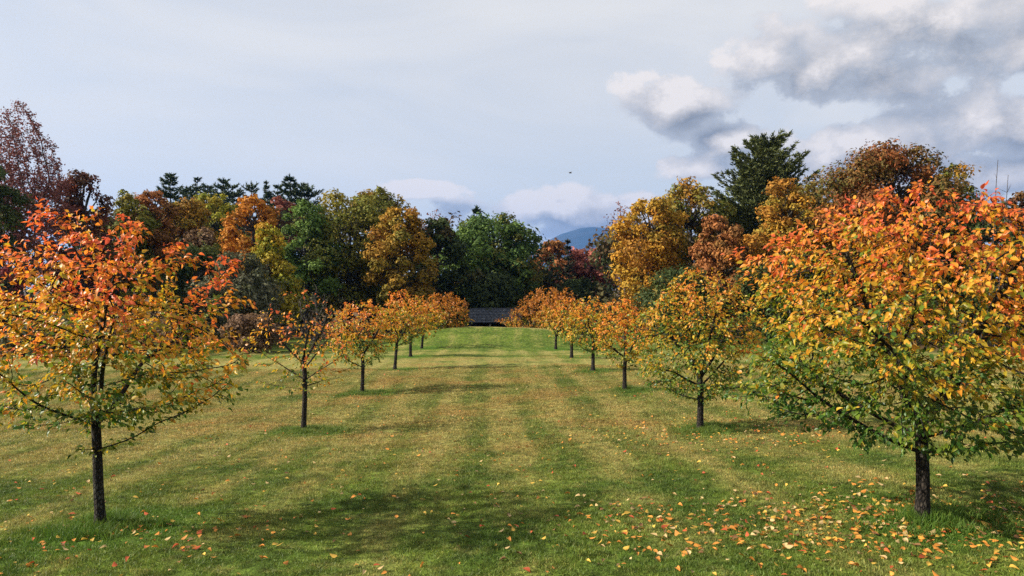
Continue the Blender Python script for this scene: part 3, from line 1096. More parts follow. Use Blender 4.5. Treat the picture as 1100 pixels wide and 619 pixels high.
def pine(name, label, x, ytop, hw, ybot, D, seed, n_whorl=22, per=6, group='pines above the autumn wood', tint=(0.052, 0.08, 0.03), tuft=1.15, bare=0.0, blunt=0.8):
    rng = np.random.default_rng(seed)
    X = (x - CX) / F * D
    zg = float(ground(X, D))
    ztop = CAMZ + (CY - ytop) / F * D - zg
    zbot = max(CAMZ + (CY - ybot) / F * D - zg, 0.5)
    Rw = hw / F * D
    T = empty(name, (X, D, zg), label, 'tree', group)
    hz = np.linspace(-0.1, ztop - 0.1, 14)
    tr_ = 0.016 * ztop + 0.02
    stem = np.stack([0.015 * ztop * np.sin(hz * 0.3 + seed) * hz / ztop, 0 * hz, hz], -1)
    mk('trunk', *tube(stem, tr_ * np.linspace(1.15, 0.10, 14), 8), M_BARK_FAR, T, smooth=True)
    B = Acc()
    P, Dn = [], []
    for w in range(n_whorl):
        f = (w + rng.uniform(-0.5, 0.5)) / n_whorl
        f = min(max(f, 0), 0.97)
        z = zbot + (ztop - zbot) * f
        prof = (1 - f) ** blunt * (0.8 + 0.2 * min(f * 5, 1)) * rng.uniform(0.82, 1.1)
        a0 = rng.uniform(0, 6.28)
        for j in range(per):
            if rng.random() < bare:
                continue
            a = a0 + 6.283 * j / per + rng.normal(0, 0.25)
            L = Rw * max(prof * rng.uniform(0.42, 1.25), 0.06)
            z = zbot + (ztop - zbot) * min(f + rng.normal(0, 0.012), 0.98)
            q = np.linspace(0, 1, 6)
            rise = 0.02 + 0.55 * f
            pts = np.stack([np.cos(a) * L * q, np.sin(a) * L * q, z + L * (rise * q + 0.12 * q ** 3 - 0.10 * np.sin(q * np.pi))], -1)
            pts[:, 0] += np.interp(z, hz, stem[:, 0])
            B.add(*tube(pts, 0.022 * (0.4 + L / max(Rw, 0.1)) * np.linspace(1, 0.3, 6), 4))
            nt = int(max(5, L / 0.085))
            s = rng.uniform(0.12, 1.02, nt) ** 0.8
            cpt = np.stack([np.interp(s, q, pts[:, i]) for i in range(3)], -1)
            lat = np.array([-np.sin(a), np.cos(a), 0])
            cpt += lat * (rng.normal(0, 0.17, nt) * L * np.sin(np.clip(s, 0, 1) * 2.6 + 0.3))[:, None]
            P.append(cpt)
            Dn.append(np.tile(np.array([np.cos(a), np.sin(a), 0.45]), (nt, 1)))
    tz = ztop - np.linspace(0.0, 0.06 * (ztop - zbot), 6)
    P.append(np.stack([np.full(6, stem[-1, 0]), np.zeros(6), tz - 0.25], -1))
    Dn.append(np.tile(np.array([0, 0, 1.6]), (6, 1)))
    mk('branches', *B.get(), M_BARK_FAR, T, smooth=True)
    P = np.vstack(P); Dn = np.vstack(Dn)
    k = 5
    n = len(P) * k
    pos = np.repeat(P, k, 0)
    dirv = unit(np.repeat(Dn, k, 0) + rng.normal(0, 0.6, (n, 3)) * np.array([1, 1, 0.6]))
    ln = 0.30 * tuft * rng.uniform(0.6, 1.3, (n, 1))
    side = unit(np.cross(dirv, rng.normal(0, 1, (n, 3)))) * 0.05 * tuft
    V_ = np.stack([pos - side, pos + side, pos + dirv * ln + side * 0.3, pos + dirv * ln - side * 0.3], 1).reshape(-1, 3)
    col = np.array(tint) * rng.uniform(0.6, 1.45, (n, 1)) + rng.normal(0, 0.004, (n, 3))
    col = np.clip(col, 0.008, 1)
    cr = mk('crown', V_, np.arange(4 * n).reshape(n, 4), M_PINE, T, np.repeat(col, 4, 0))
    cr['kind'] = 'stuff'
    return T


def sparse_tree(name, label, x, ytop, hw, ybot, D, pal, seed, n_att=700, per=2, card=None, bark=None, group=WGROUP, step=0.3):
    """open crown: fine branching seen against the sky, few leaves"""
    rng = np.random.default_rng(seed)
    X = (x - CX) / F * D
    zg = float(ground(X, D))
    ztop = CAMZ + (CY - ytop) / F * D - zg
    zbot = CAMZ + (CY - ybot) / F * D - zg
    Rw = hw / F * D
    T = empty(name, (X, D, zg), label, 'tree', group)
    H = ztop - zbot
    prof = [(zbot, Rw * 0.45), (zbot + 0.25 * H, Rw * 0.9), (zbot + 0.5 * H, Rw), (zbot + 0.75 * H, Rw * 0.72), (ztop, Rw * 0.15)]
    att = crown_points(rng, n_att, (0, 0, 0), prof, shell=0.4, lump=0.25)
    tr = np.stack([rng.normal(0, 0.02, 12), rng.normal(0, 0.02, 12), np.linspace(-0.1, zbot + 0.15 * H, 12)], -1)
    arr, par = grow(rng, tr, att, step, step * 10, step * 1.6, 0.10)
    r = radii(arr, par, 0.012, 2.2, 0.012 * ztop + 0.05)
    cs = chains(arr, par, r)
    A = Acc()
    A.add(*tube(smooth_chain(arr[cs[0]], 1), r[cs[0]], 7))
    mk('trunk', *A.get(), bark or M_TWIG, T, smooth=True)
    B = Acc()
    for c in cs[1:]:
        B.add(*tube(smooth_chain(arr[c], 1), np.minimum(r[c], r[c[1]] * 1.1), 4))
    mk('branches', *B.get(), bark or M_TWIG, T, smooth=True)
    if per > 0:
        thin = np.where((r < 0.03) & (np.arange(len(arr)) > 12))[0]
        node = np.repeat(thin, per)
        n = len(node)
        pos = arr[node] + rng.normal(0, step * 0.55, (n, 3))
        P = np.array(PAL[pal])
        col = P[rng.integers(0, len(P), n)] * rng.uniform(0.65, 1.35, (n, 1))
        V_, F_, C_ = cards(pos, unit(rng.normal(0, 1, (n, 3)) + np.array([0, 0, .4])), (card or 2.2 * D / F) * rng.uniform(0.7, 1.3, n), col, rng)
        cr = mk('crown', V_, F_, M_FAR, T, C_)
        cr['kind'] = 'stuff'
    return T


# --- left wood
sparse_tree('red_maple', 'tall thin purple-red tree rising highest at the left edge', 20, 106, 46, 300, 50, 'purple', 201, 3200, 11, step=0.24)
wood_tree('evergreen_tree', 'very dark evergreen at the left edge below the purple-red tree', -8, 176, 32, 330, 46, 'deepgreen', 202, 5000)
wood_tree('maroon_tree', 'dark maroon ragged tree beside the purple-red tree', 88, 182, 38, 330, 55, 'maroon', 203, 6500, 40, open_=0.45)
wood_tree('red_shrub', 'dark red shrub at the left edge behind the near left tree', 2, 286, 30, 372, 43, 'darkred', 204, 3000, 22, cat='shrub', group='shrubs along the lawn edge')
wood_tree('olive_tree', 'drab olive tree right of the maroon tree', 136, 203, 30, 320, 60, 'olive', 205, 5000)
wood_tree('rust_tree', 'narrow rust-orange tree left of the pines', 166, 203, 26, 310, 63, 'rust', 206, 5000)
wood_tree('golden_tree', 'round golden-brown tree below the leftmost pine', 196, 214, 34, 320, 66, 'olivegold', 207, 6000)
wood_tree('yellow_green_tree', 'yellow-green tree under the row of pines', 228, 206, 36, 320, 78, 'yellowgreen', 208, 6000)
wood_tree('orange_tree', 'orange-topped tree in front of the right-hand pines', 271, 207, 32, 320, 72, 'orange', 209, 6000, pal2='orange')
wood_tree('plum_tree', 'dull purplish-brown low tree among the left wood', 214, 243, 24, 330, 60, 'brown', 210, 3500)
wood_tree('red_tree', 'small red-brown treetop between the pines and the green maple', 304, 213, 20, 300, 88, 'red', 211, 3000)
pine('pine_tree', 'leftmost and fullest of the pines above the left wood', 185, 186, 24, 262, 92, 301, 16, 9, blunt=0.55, bare=0.2)
pine('pine_tree', 'slim pine second from the left above the left wood', 212, 190, 19, 262, 100, 302, 13, 8, blunt=0.75, bare=0.25, tint=(0.05, 0.075, 0.03))
pine('pine_tree', 'pine third from the left above the left wood', 238, 191, 21, 262, 98, 303, 15, 8, blunt=0.5, bare=0.3)
pine('pine_tree', 'short pine fourth from the left behind the orange-topped tree', 268, 194, 19, 262, 104, 304, 12, 9, blunt=0.45, bare=0.2, tint=(0.05, 0.07, 0.03))
pine('pine_tree', 'narrow pine fifth from the left with gaps in its branches', 286, 195, 17, 262, 102, 305, 17, 7, blunt=0.85, bare=0.3)
pine('pine_tree', 'tall pine sixth from the left with a pointed crown', 313, 187, 23, 262, 96, 306, 18, 9, blunt=0.6, bare=0.2, tint=(0.045, 0.07, 0.026))
pine('pine_tree', 'dark blunt pine rightmost of the left row of pines', 333, 197, 21, 262, 98, 307, 11, 10, blunt=0.35, bare=0.2)
for k_, (px_, py_, hw_, D_, lab_) in enumerate([
        (200, 200, 17, 106, 'low pine filling between the first and second pines from the left'),
        (225, 199, 18, 108, 'low pine filling between the second and third pines from the left'),
        (252, 199, 20, 107, 'low broad pine left of the orange-topped tree'),
        (299, 199, 18, 108, 'low pine filling left of the tall pointed pine'),
        (324, 196, 17, 107, 'low pine tucked right of the tall pointed pine')]):
    pine('pine_tree', lab_, px_, py_, hw_ + 5, 255, D_, 330 + k_, 12, 10, blunt=0.4 + 0.07 * k_, bare=0.15)
wood_tree('evergreen_tree', 'dark blue-green bushy evergreen below the golden-brown tree', 212, 264, 40, 372, 54, 'deepgreen', 212, 6000, 36)
wood_tree('grey_shrub', 'large grey-green shrub left of the flame-topped tree', 258, 272, 40, 372, 50, 'greyolive', 213, 5500, 36, open_=0.25, cat='shrub', group='shrubs along the lawn edge')
wood_tree('flame_tree', 'young tree with bright orange-yellow top in front of the wood', 291, 241, 36, 345, 54, 'yellowgreen', 214, 6500, 38, shape='cone', pal2='flame', leanx=-0.06)
wood_tree('green_maple', 'fresh green maple left of the big olive tree', 328, 217, 34, 330, 68, 'maple', 215, 6500, 38)
wood_tree('olive_tree', 'big olive tree with pale stems in the middle of the left wood', 376, 207, 50, 330, 72, 'olive', 216, 9000, 50, shape='broad', limb_show=1)
wood_tree('olive_tree', 'tall olive-brown tree with a spike above the big olive tree', 404, 202, 36, 330, 77, 'olive', 217, 6500, 40, pal2='olivegold')
wood_tree('golden_tree', 'golden olive tree hanging over the left orchard row', 432, 222, 36, 336, 68, 'olivegold', 218, 8000, 46, pal2='gold')
wood_tree('dark_tree', 'dark green tree between the golden olive tree and the big green oak', 470, 232, 30, 345, 78, 'deepgreen', 219, 6500, 38)
sparse_tree('red_maple', 'thin reddish treetop behind the dark green tree', 466, 224, 18, 280, 90, 'red', 220, 260, 3)
wood_tree('oak_tree', 'big green oak behind the shed', 527, 230, 52, 345, 84, 'green', 221, 10000, 54, shape='broad')
wood_tree('oak_tree', 'dark green oak right of the big green oak beside the mountain gap', 551, 240, 22, 345, 82, 'green', 222, 6000, 36)
pine('pine_tree', 'blunt pine top rising out of the big green oak', 514, 221, 20, 290, 90, 308, 17, 8, tint=(0.045, 0.07, 0.025))
wood_tree('dark_tree', 'dark shaded evergreen right behind the shed roof', 520, 292, 44, 352, 79, 'deepgreen', 223, 6000, 36)

# --- gap with the mountain
wood_tree('rust_tree', 'rust-brown tree in the gap below the mountain', 594, 258, 25, 335, 96, 'rust', 224, 5000, 36, open_=0.3)
wood_tree('red_tree', 'dull red tree in the gap right under the mountain', 630, 268, 28, 340, 98, 'red', 225, 5000, 36, open_=0.25)
pine('spruce_tree', 'thin grey-green spruce in the gap before the mountain', 611, 257, 9, 320, 92, 309, 16, 5, tint=(0.05, 0.055, 0.035))
sparse_tree('bare_tree', 'nearly bare purplish treetop against the sky left of the golden oak', 668, 212, 20, 275, 84, 'purple', 226, 420, 2)
wood_tree('dark_tree', 'dark low evergreen in the gap under the red tree', 618, 300, 34, 350, 88, 'deepgreen', 227, 4000)

# --- right wood
wood_tree('golden_oak', 'large golden oak at the left end of the right wood', 700, 212, 38, 335, 64, 'gold', 228, 10000, 56, shape='broad')
wood_tree('green_oak', 'green and orange oak between the golden oak and the tall pine', 742, 194, 42, 335, 68, 'greengold', 229, 9000, 52, shape='broad')
pine('white_pine', 'tallest dark green pine with tiered boughs in the right wood', 820, 151, 86, 310, 72, 310, 27, 14, tuft=1.3, blunt=0.56, tint=(0.10, 0.115, 0.036), group='pines above the autumn wood')
wood_tree('rust_tree', 'rust-red rounded tree in front of the tall pine', 773, 231, 29, 330, 58, 'rust', 230, 6500, 40)
wood_tree('yellow_tree', 'bright yellow tree right of the tall pine', 846, 193, 36, 330, 60, 'gold', 231, 7500, 44, open_=0.2)
wood_tree('olive_tree', 'olive-gold tree left of the great rust maple', 884, 190, 32, 330, 62, 'olivegold', 232, 6500)
wood_tree('rust_maple', 'great rust and green maple behind the near right tree', 955, 156, 66, 330, 54, 'rustgreen', 235, 26000, 70, shape='broad', pal2='rustgreen')
wood_tree('green_maple', 'dull green shoulder tree right of the great rust maple', 1022, 174, 36, 330, 52, 'greengold', 234, 6500, 44, open_=0.45)
wood_tree('dark_tree', 'dark green low tree behind the right side of the near right tree', 1058, 212, 32, 340, 50, 'deepgreen', 235, 5000, open_=0.2)
wood_tree('purple_tree', 'purple-brown tree at the right edge behind the near right tree', 1097, 205, 24, 330, 50, 'maroon', 236, 4500, open_=0.3)
wood_tree('dark_tree', 'dark evergreen under the green and orange oak', 735, 288, 50, 372, 56, 'deepgreen', 237, 6000)
wood_tree('dark_tree', 'dark evergreen under the bright yellow tree', 850, 275, 60, 380, 54, 'deepgreen', 238, 7000)
wood_tree('brown_shrub', 'brownish shrub at the lawn edge behind the left row', 272, 338, 30, 378, 44, 'brown', 239, 3500, 26, cat='shrub', group='shrubs along the lawn edge')
wood_tree('brown_shrub', 'low brown shrub behind the near left tree', 150, 345, 60, 388, 43, 'brown', 240, 4500, 30, cat='shrub', group='shrubs along the lawn edge')
wood_tree('brown_shrub', 'olive-brown shrub at the far left lawn edge', 50, 335, 50, 388, 43, 'greyolive', 241, 4500, 30, cat='shrub', group='shrubs along the lawn edge')
sparse_tree('bare_bush', 'grey bush with bare twigs behind the second left tree', 338, 300, 28, 372, 46, 'greyolive', 242, 420, 1, step=0.2)

# bare saplings against the sky at the right
for k, (x0, y0, x1, y1, lab) in enumerate([(1060, 235, 1072, 172, 'tall bare leaning sapling against the sky at the right edge'),
                                           (1068, 235, 1083, 188, 'shorter bare leaning sapling right of the tall bare one')]):
    D = 47.0
    p0, p1 = at(x0, y0, D), at(x1, y1, D)
    zg = float(ground(p0[0], D))
    T = empty('bare_sapling', (p0[0], D, zg), lab, 'tree', 'bare saplings')
    q = np.linspace(0, 1, 8)[:, None]
    foot = np.array([0, 0, -0.1])
    top = p1 - np.array([p0[0], D, zg])
    rngk = np.random.default_rng(900 + k)
    pts = foot + (top - foot) * q
    pts[1:-1, 0] += rngk.normal(0, 0.02, 6)
    mk('trunk', *tube(pts, np.linspace(0.06, 0.014, 8), 6), M_TWIG, T, smooth=True)
    B = Acc()
    for j in range(7):
        a = pts[4] + (pts[7] - pts[4]) * rngk.uniform(0, 0.95)
        dv = unit(rngk.normal(0, 1, 3) * np.array([1, 1, 0.2]) + np.array([0, 0, 1.2])) * rngk.uniform(0.3, 0.7)
        B.add(*tube(np.stack([a, a + dv * 0.5, a + dv]), [0.012, 0.009, 0.006], 4))
    mk('branches', *B.get(), M_TWIG, T)

# the rest of the wood, behind and between, one mass
rng = np.random.default_rng(77)
Ps, Ns, Cs, Ss = [], [], [], []
dark = np.array([(0.05, 0.065, 0.022), (0.08, 0.07, 0.026), (0.09, 0.055, 0.025), (0.045, 0.06, 0.025)])
for (xa, xb, ya, yb_, Da, Db, nl, n) in [(-80, 120, 225, 350, 58, 75, 60, 7000), (90, 350, 235, 350, 74, 92, 110, 15000),
                                         (340, 590, 250, 350, 86, 104, 110, 16000), (575, 665, 292, 350, 100, 118, 40, 6000),
                                         (640, 900, 245, 350, 74, 92, 110, 15000), (880, 1180, 225, 350, 60, 75, 90, 10000),
                                         (-520, -70, 205, 350, 50, 72, 170, 22000), (1160, 1620, 205, 350, 50, 72, 170, 22000)]:
    cx = rng.uniform(xa, xb, nl); cd = rng.uniform(Da, Db, nl); cyy = ya + (yb_ - ya) * rng.random(nl) ** 0.9
    Cc = np.stack([(cx - CX) / F * cd, cd, CAMZ + (CY - cyy) / F * cd], -1)
    lr = rng.uniform(1.3, 2.8, nl)
    own = rng.integers(0, nl, n)
    dv = unit(rng.normal(0, 1, (n, 3)) + np.array([0, -0.25, 0.35]))
    Ps.append(Cc[own] + dv * (lr[own] * rng.uniform(0.5, 1.1, n))[:, None])
    Ns.append(unit(dv + rng.normal(0, 0.4, (n, 3))))
    Cs.append(dark[rng.integers(0, 4, nl)][own] * rng.uniform(0.7, 1.3, (n, 1)))
    Ss.append(np.full(n, 0.45) * rng.uniform(0.7, 1.3, n))
Ps = np.vstack(Ps); Ns = np.vstack(Ns); Cs = np.vstack(Cs); Ss = np.concatenate(Ss)
ok = Ps[:, 2] > ground(Ps[:, 0], Ps[:, 1]) + 0.1
V_, F_, C_ = cards(Ps[ok], Ns[ok], Ss[ok], Cs[ok], rng)
tag(mk('background_wood', V_, F_, M_FAR, None, C_), 'dark mass of foliage filling the wood behind the front trees', 'woodland', kind='stuff')

# ------------------------------------------------------------------ shed beyond the crest
SD = 74.0
sx0 = (504 - CX) / F * SD
sx1 = (560 - CX) / F * SD
zr = CAMZ + (CY - 331.5) / F * SD
ze = CAMZ + (CY - 345.5) / F * SD
sxm = (sx0 + sx1) / 2
zg = float(ground(sxm, SD)) - 0.1
S = empty('open_shed', (sxm, SD, zg), 'low open shed with dark slate roof seen over the crest', 'shed')
hw = (sx1 - sx0) / 2
zr -= zg; ze -= zg
run = 1.9


def slope(sgn):
    a = np.array([[-hw, sgn * run, ze], [hw, sgn * run, ze], [hw, 0, zr], [-hw, 0, zr]])
    nrm_ = np.cross(a[1] - a[0], a[3] - a[0]); nrm_ /= np.linalg.norm(nrm_)
    if nrm_[2] < 0:
        nrm_ = -nrm_
    return np.vstack([a - nrm_ * 0.07, a])


for sgn in (-1, 1):
    rf = mk('roof_slope', slope(sgn), BOXF, M_SLATE, S)
    if sgn == -1:
        # courses of shingles lapping over each other
        B = Acc()
        dvec = np.array([0, -run, ze - zr]); L = np.linalg.norm(dvec); dvec /= L
        nvec = np.array([0, (zr - ze), -run]); nvec = -nvec / np.linalg.norm(nvec)
        if nvec[2] < 0:
            nvec = -nvec
        rq = np.random.default_rng(3)
        for c_ in range(9):
            w0 = -hw
            while w0 < hw - 0.05:
                wd_ = min(rq.uniform(0.35, 0.5), hw - w0)
                p = np.array([0, 0, zr]) + dvec * (L * c_ / 9)
                lo_ = 0.03 + rq.uniform(0, 0.015)
                q0 = p + nvec * 0.004; q1 = p + dvec * (L / 9 + 0.015) + nvec * lo_
                Vb = []
                for base_, th_ in ((0.0, 0), (0.012, 1)):
                    for (xx, pp) in ((w0 + 0.006, q1), (w0 + wd_ - 0.006, q1), (w0 + wd_ - 0.006, q0), (w0 + 0.006, q0)):
                        Vb.append(np.array([xx, 0, 0]) + pp + nvec * base_)
                B.add(np.array(Vb), BOXF)
                w0 += wd_
        sh = mk('shingles', *B.get(), M_SLATE, rf)
        sh['kind'] = 'stuff'
mk('ridge_cap', box(-hw - 0.02, hw + 0.02, -0.10, 0.10, zr - 0.02, zr + 0.05), BOXF, M_SLATE, S)
for fx in (-0.96, -0.18, 0.42, 0.96):
    for yy in (-1.55, 1.55):
        mk('post', box(fx * hw - 0.08, fx * hw + 0.08, yy - 0.08, yy + 0.08, -0.2, ze + 0.16), BOXF, M_POST if fx == -0.18 else M_BOARD, S)
mk('eave_beam', box(-hw, hw, -1.66, -1.50, ze - 0.04, ze + 0.10), BOXF, M_BOARD, S)
nb = 14
for i in range(nb):
    xa = -hw * 0.97 + i * 2 * hw * 0.97 / nb
    mk('wall_board', box(xa + 0.006, xa + 2 * hw * 0.97 / nb - 0.006, 1.66, 1.70 + 0.008 * (i % 2), -0.2, ze - 0.06), BOXF, M_BOARD, S)

# ------------------------------------------------------------------ bird
pb = at(612.5, 186, 110)
bv = np.array([[-0.25, 0, 0], [0, -0.06, 0.03], [0.22, 0, 0.02], [0, 0.06, 0.03], [0, 0, -0.05], [0.30, 0.0, 0.0]])
Bd = empty('bird', pb, 'small dark bird gliding in the sky left of the clouds', 'bird')
mk('body', np.array([[-0.28, 0, 0], [-0.05, -0.06, 0], [-0.05, 0.06, 0], [-0.05, 0, 0.06], [-0.05, 0, -0.06], [0.18, -0.04, 0], [0.18, 0.04, 0], [0.18, 0, 0.05], [0.18, 0, -0.03], [0.32, 0, 0]]),
   np.array([[0, 1, 3], [0, 3, 2], [0, 2, 4], [0, 4, 1], [1, 5, 7], [1, 7, 3], [3, 7, 6], [3, 6, 2], [2, 6, 8], [2, 8, 4], [4, 8, 5], [4, 5, 1], [9, 7, 5], [9, 6, 7], [9, 8, 6], [9, 5, 8]]), M_BIRD, Bd, smooth=True)
for s in (-1, 1):
    wv = np.array([[-0.10, 0.04 * s, 0.02], [0.14, 0.04 * s, 0.03], [0.18, 0.30 * s, 0.16], [-0.04, 0.30 * s, 0.15], [0.02, 0.62 * s, 0.12]])
    mk('wing', np.vstack([wv, wv + np.array([0, 0, 0.015])]), [np.array([[0, 1, 2, 3], [5, 8, 7, 6]]), np.array([[3, 2, 4], [8, 9, 7]])], M_BIRD, Bd)
Bd.rotation_euler = (0.2, 0.1, -0.5)

# ------------------------------------------------------------------ grass blades on the near lawn
def patch_mesh(seed, n, side, hgt, wid):
    r = np.random.default_rng(seed)
    p = np.stack([r.uniform(-side / 2, side / 2, n), r.uniform(-side / 2, side / 2, n), np.zeros(n)], -1)
    a = r.uniform(0, 6.28, n)
    s = np.stack([np.cos(a), np.sin(a), 0 * a], -1) * wid / 2
    h = hgt * r.uniform(0.55, 1.25, n)
    lean = r.normal(0, 0.5, (n, 2)) * h[:, None]
    tip = p + np.stack([lean[:, 0], lean[:, 1], h], -1)
    midp = p * 0.5 + tip * 0.5 + np.stack([-lean[:, 0] * 0.12, -lean[:, 1] * 0.12, 0.08 * h], -1)
    V = np.stack([p - s, p + s, midp + s * 0.8, midp - s * 0.8, tip], 1).reshape(-1, 3)
    i = np.arange(n)[:, None] * 5
    c = np.ones((n, 3)) * r.uniform(0.7, 1.45, (n, 1))
    dead = r.random(n) < 0.14
    c[dead] *= np.array([1.9, 1.4, 1.6])
    return mesh_data('grass_patch', V, [i + np.array([[0, 1, 2, 3]]), i + np.array([[3, 2, 4]])], M_BLADE, np.repeat(c, 5, 0))


gcol = bpy.data.collections.new('grass_patches')
NV = 5
for k in range(NV):
    gcol.objects.link(bpy.data.objects.new('grass_patch_a%d' % k, patch_mesh(500 + k, 1200, 0.66, 0.027, 0.0065)))
for k in range(NV):
    gcol.objects.link(bpy.data.objects.new('grass_patch_b%d' % k, patch_mesh(520 + k, 560, 0.66, 0.031, 0.012)))
for k in range(3):
    gcol.objects.link(bpy.data.objects.new('grass_patch_c%d' % k, patch_mesh(540 + k, 150, 0.30, 0.10, 0.007)))
rng = np.random.default_rng(9)
pts, idx, rots, scl = [], [], [], []


def add_patch(X, Y, i, s, zs):
    z = float(ground(X, Y))
    e = 0.25
    gxn = float(ground(X + e, Y) - ground(X - e, Y)) / (2 * e)
    gyn = float(ground(X, Y + e) - ground(X, Y - e)) / (2 * e)
    nrm_ = Vector((-gxn, -gyn, 1)).normalized()
    q = nrm_.to_track_quat('Z', 'Y').to_matrix() @ Matrix.Rotation(rng.uniform(0, 6.28), 3, 'Z')
    eu = q.to_euler()
    pts.append((X, Y, z)); idx.append(i); rots.append((eu.x, eu.y, eu.z)); scl.append((s, s, zs))


yy = 4.6
while yy < 34:
    st = 0.58
    hwid = yy * 0.70 + 1.2
    for xx in np.arange(-hwid, hwid, st):
        X = xx + rng.uniform(-0.12, 0.12); Y = yy + rng.uniform(-0.12, 0.12)
        near = Y + rng.uniform(-2, 2) < 15
        add_patch(X, Y, int(rng.integers(0, NV)) + (0 if near else NV), rng.uniform(0.95, 1.15), rng.uniform(0.75, 1.2))
    yy += st
for k, b in BASE.items():
    if b[1] > 30:
        continue
    for j in range(34):
        a = rng.uniform(0, 6.28); rr = abs(rng.normal(0, 0.36)) + 0.06
        add_patch(b[0] + 0.1 + math.cos(a) * rr * 1.2, b[1] + math.sin(a) * rr, 2 * NV + int(rng.integers(0, 3)), rng.uniform(0.8, 1.1), rng.uniform(0.8, 1.5) * math.exp(-rr * 0.6))
gm = bpy.data.meshes.new('grass')
gm.vertices.add(len(pts))
gm.vertices.foreach_set('co', np.array(pts, np.float32).ravel())
for nm, ty, arr_, key in (('idx', 'INT', np.array(idx, np.int32), 'value'), ('rot', 'FLOAT_VECTOR', np.array(rots, np.float32).ravel(), 'vector'), ('scl', 'FLOAT_VECTOR', np.array(scl, np.float32).ravel(), 'vector')):
    at_ = gm.attributes.new(nm, ty, 'POINT')
    at_.data.foreach_set(key, arr_)
gm.update()
gr = link('grass', gm)
tag(gr, 'short mown lawn grass in the foreground', 'grass', kind='stuff')
ng = bpy.data.node_groups.new('grass_nodes', 'GeometryNodeTree')
ng.interface.new_socket('Geometry', in_out='INPUT', socket_type='NodeSocketGeometry')
ng.interface.new_socket('Geometry', in_out='OUTPUT', socket_type='NodeSocketGeometry')
ngi = ng.nodes.new('NodeGroupInput'); ngo = ng.nodes.new('NodeGroupOutput')
iop = ng.nodes.new('GeometryNodeInstanceOnPoints')
ci = ng.nodes.new('GeometryNodeCollectionInfo')
ci.inputs['Collection'].default_value = gcol
ci.inputs['Separate Children'].default_value = True
ci.inputs['Reset Children'].default_value = True
iop.inputs['Pick Instance'].default_value = True


def named(nm, ty):
    nd = ng.nodes.new('GeometryNodeInputNamedAttribute')
    nd.data_type = ty
    nd.inputs['Name'].default_value = nm
    return nd.outputs['Attribute']


e2r = ng.nodes.new('FunctionNodeEulerToRotation')
ng.links.new(named('rot', 'FLOAT_VECTOR'), e2r.inputs[0])
ng.links.new(ngi.outputs[0], iop.inputs['Points'])
ng.links.new(ci.outputs[0], iop.inputs['Instance'])
ng.links.new(named('idx', 'INT'), iop.inputs['Instance Index'])
ng.links.new(e2r.outputs[0], iop.inputs['Rotation'])
ng.links.new(named('scl', 'FLOAT_VECTOR'), iop.inputs['Scale'])
ng.links.new(iop.outputs[0], ngo.inputs[0])
md = gr.modifiers.new('grass', 'NODES')
md.node_group = ng

# ------------------------------------------------------------------ fallen leaves
rng = np.random.default_rng(17)
FC = {'yellow': (0.58, 0.36, 0.06), 'orange': (0.58, 0.23, 0.04), 'red': (0.45, 0.09, 0.03), 'tan': (0.55, 0.38, 0.17), 'brown': (0.22, 0.11, 0.045)}
FT = [leaf_template(0.35, 0.12, 0.30), leaf_template(-0.25, -0.22, 0.33), leaf_template(0.8, 0.30, 0.30)]
spots = []


def scatter(n, cx, cy, sx, sy, w, where):
    for _ in range(n):
        spots.append((rng.normal(cx, sx), rng.normal(cy, sy), rng.choice(list(FC), p=w), where))


r1, l1, r2, l2 = BASE['R1'], BASE['L1'], BASE['R2'], BASE['L2']
W_R = [0.22, 0.37, 0.09, 0.20, 0.12]
W_L = [0.12, 0.42, 0.26, 0.12, 0.08]
scatter(900, r1[0] - 0.1, r1[1] - 0.1, 1.35, 0.75, W_R, 'beneath the near right tree')
scatter(560, r1[0] - 1.2, r1[1] + 0.0, 1.5, 0.9, W_R, 'beneath the near right tree')
scatter(190, l1[0] + 0.5, l1[1] - 0.3, 1.0, 0.6, W_L, 'beneath the near left tree')
scatter(650, r2[0] + 0.4, r2[1] - 0.5, 1.8, 1.3, W_R, 'beneath the second tree of the right row')
scatter(50, l2[0] + 0.3, l2[1] - 0.3, 1.1, 0.9, W_L, 'beneath the second tree of the left row')
for k in ('L3', 'R3', 'R4', 'L4', 'R5'):
    scatter(110 if k != 'L3' else 160, BASE[k][0] + 0.3, BASE[k][1], 1.6, 1.3, W_L, 'on the farther lawn')
for _ in range(420):
    D = rng.uniform(6.3, 14)
    spots.append((rng.uniform(-0.68, 0.68) * D, D, rng.choice(list(FC), p=[0.3, 0.33, 0.1, 0.2, 0.07]), 'on the open lawn between the rows'))
for _ in range(900):
    D = 9 + 27 * rng.random() ** 0.8
    spots.append((rng.uniform(-0.45, 0.45) * D, D, rng.choice(list(FC), p=[0.10, 0.32, 0.1, 0.26, 0.22]), 'on the farther lawn'))
rec = []
for (X, Y, cname, where) in spots:
    if Y < 5.2:
        continue
    if any(math.hypot(X - b[0], Y - b[1]) < 0.14 for b in BASE.values()):
        continue
    s = 0.068 * rng.uniform(0.5, 1.2)
    z = float(ground(X, Y)) + rng.uniform(0.012, 0.036)
    up = unit(np.array([rng.normal(0, 0.35), rng.normal(0, 0.35), 1.0]))
    a = rng.uniform(0, 6.28)
    Rm = frames(np.array([math.cos(a), math.sin(a), rng.normal(0, 0.2)])[None], up[None])[0]
    vis = abs(CX + X / Y * F - 550) < 545 and CY + (CAMZ - z) / Y * F < 617
    rec.append((s / Y if vis else 0.0, np.array([X, Y, z]), Rm, s, cname, where))
rec.sort(key=lambda q: -q[0])
fm = {}
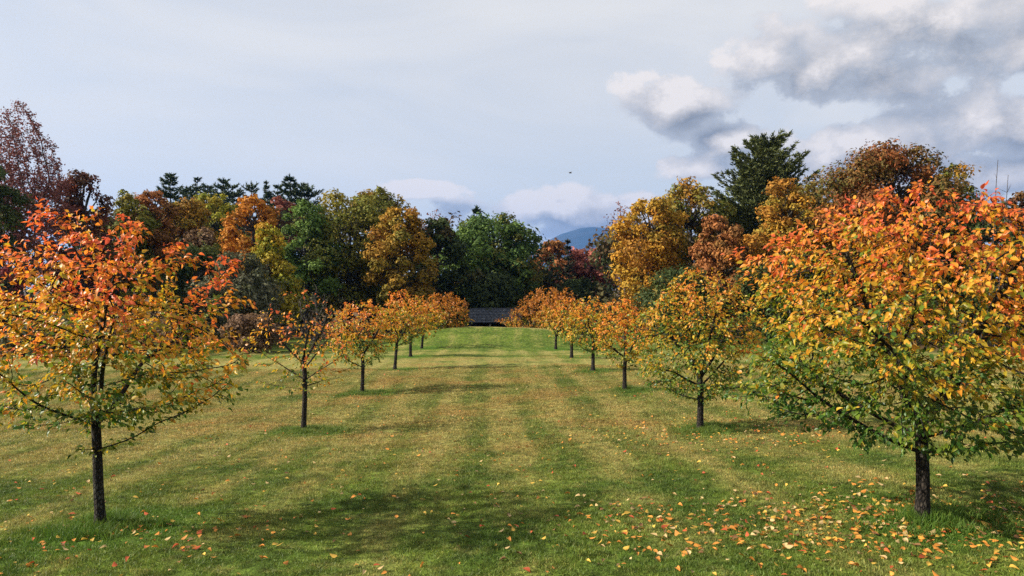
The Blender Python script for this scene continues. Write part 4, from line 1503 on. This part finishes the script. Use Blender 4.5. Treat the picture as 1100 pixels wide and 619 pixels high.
for (sc_, pos_, Rm, s, cname, where) in rec[:300]:
    tn = int(rng.integers(0, 3)); vn = int(rng.integers(0, 2))
    if (cname, tn, vn) not in fm:
        Tm, Fm = FT[tn]
        cc = np.array(FC[cname]) * (0.8 + 0.4 * vn) * (1 - 0.35 * np.clip(Tm[:, :1], 0, 1) * vn)
        fm[(cname, tn, vn)] = mesh_data('fallen_leaf', Tm, Fm, M_FALLEN, cc, True)
    o = link('fallen_leaf', fm[(cname, tn, vn)])
    M4 = np.eye(4); M4[:3, :3] = Rm * s; M4[:3, 3] = pos_
    o.matrix_basis = Matrix(M4.tolist())
    form = ('flat', 'arched', 'folded')[tn]
    if where.startswith('beneath the near'):
        tb = r1 if 'right' in where else l1
        ddx, ddy = pos_[0] - tb[0], pos_[1] - tb[1]
        far_ = 'well ' if math.hypot(ddx, ddy) > 1.0 else 'just '
        side_ = (far_ + ('right of' if ddx > 0 else 'left of')) if abs(ddx) > abs(ddy) else (far_ + ('behind' if ddy > 0 else 'in front of'))
        place = side_ + ' the trunk of the near ' + ('right' if tb is r1 else 'left') + ' tree'
    else:
        place = where
    tag(o, '%s %s fallen leaf lying %s' % (form, cname, place), 'leaf', '%s %s fallen leaves %s' % (form, cname, place))
rest = rec[300:]
pos_ = np.array([q[1] for q in rest]); Rm = np.array([q[2] for q in rest]); s = np.array([q[3] for q in rest])
col_ = np.array([FC[q[4]] for q in rest]) * rng.uniform(0.75, 1.2, (len(rest), 1))
V_, F_, C_ = leaves_mesh(pos_, Rm, s, col_, FT, rng)
tag(mk('leaf_litter', V_, F_, M_FALLEN, None, C_, smooth=True), 'small scattered fallen leaves across the farther lawn', 'leaves', kind='stuff')

# ------------------------------------------------------------------ air
M_AIR = bpy.data.materials.new('haze')
M_AIR.use_nodes = True
t = NT(M_AIR.node_tree)
t.n.clear()
out = t.node('ShaderNodeOutputMaterial')
pv = t.node('ShaderNodeVolumePrincipled')
pv.inputs['Color'].default_value = (0.10, 0.36, 1.0, 1)
pv.inputs['Density'].default_value = 0.000085
pv.inputs['Anisotropy'].default_value = 0.2
t.put(out.inputs['Volume'], pv.outputs[0])
ztop_ = 545.0
hz_o = mk('haze', box(-5000, 5000, -5000, 8300, -14.0, ztop_ + 20), BOXF, M_AIR)
tag(hz_o, kind='stuff')
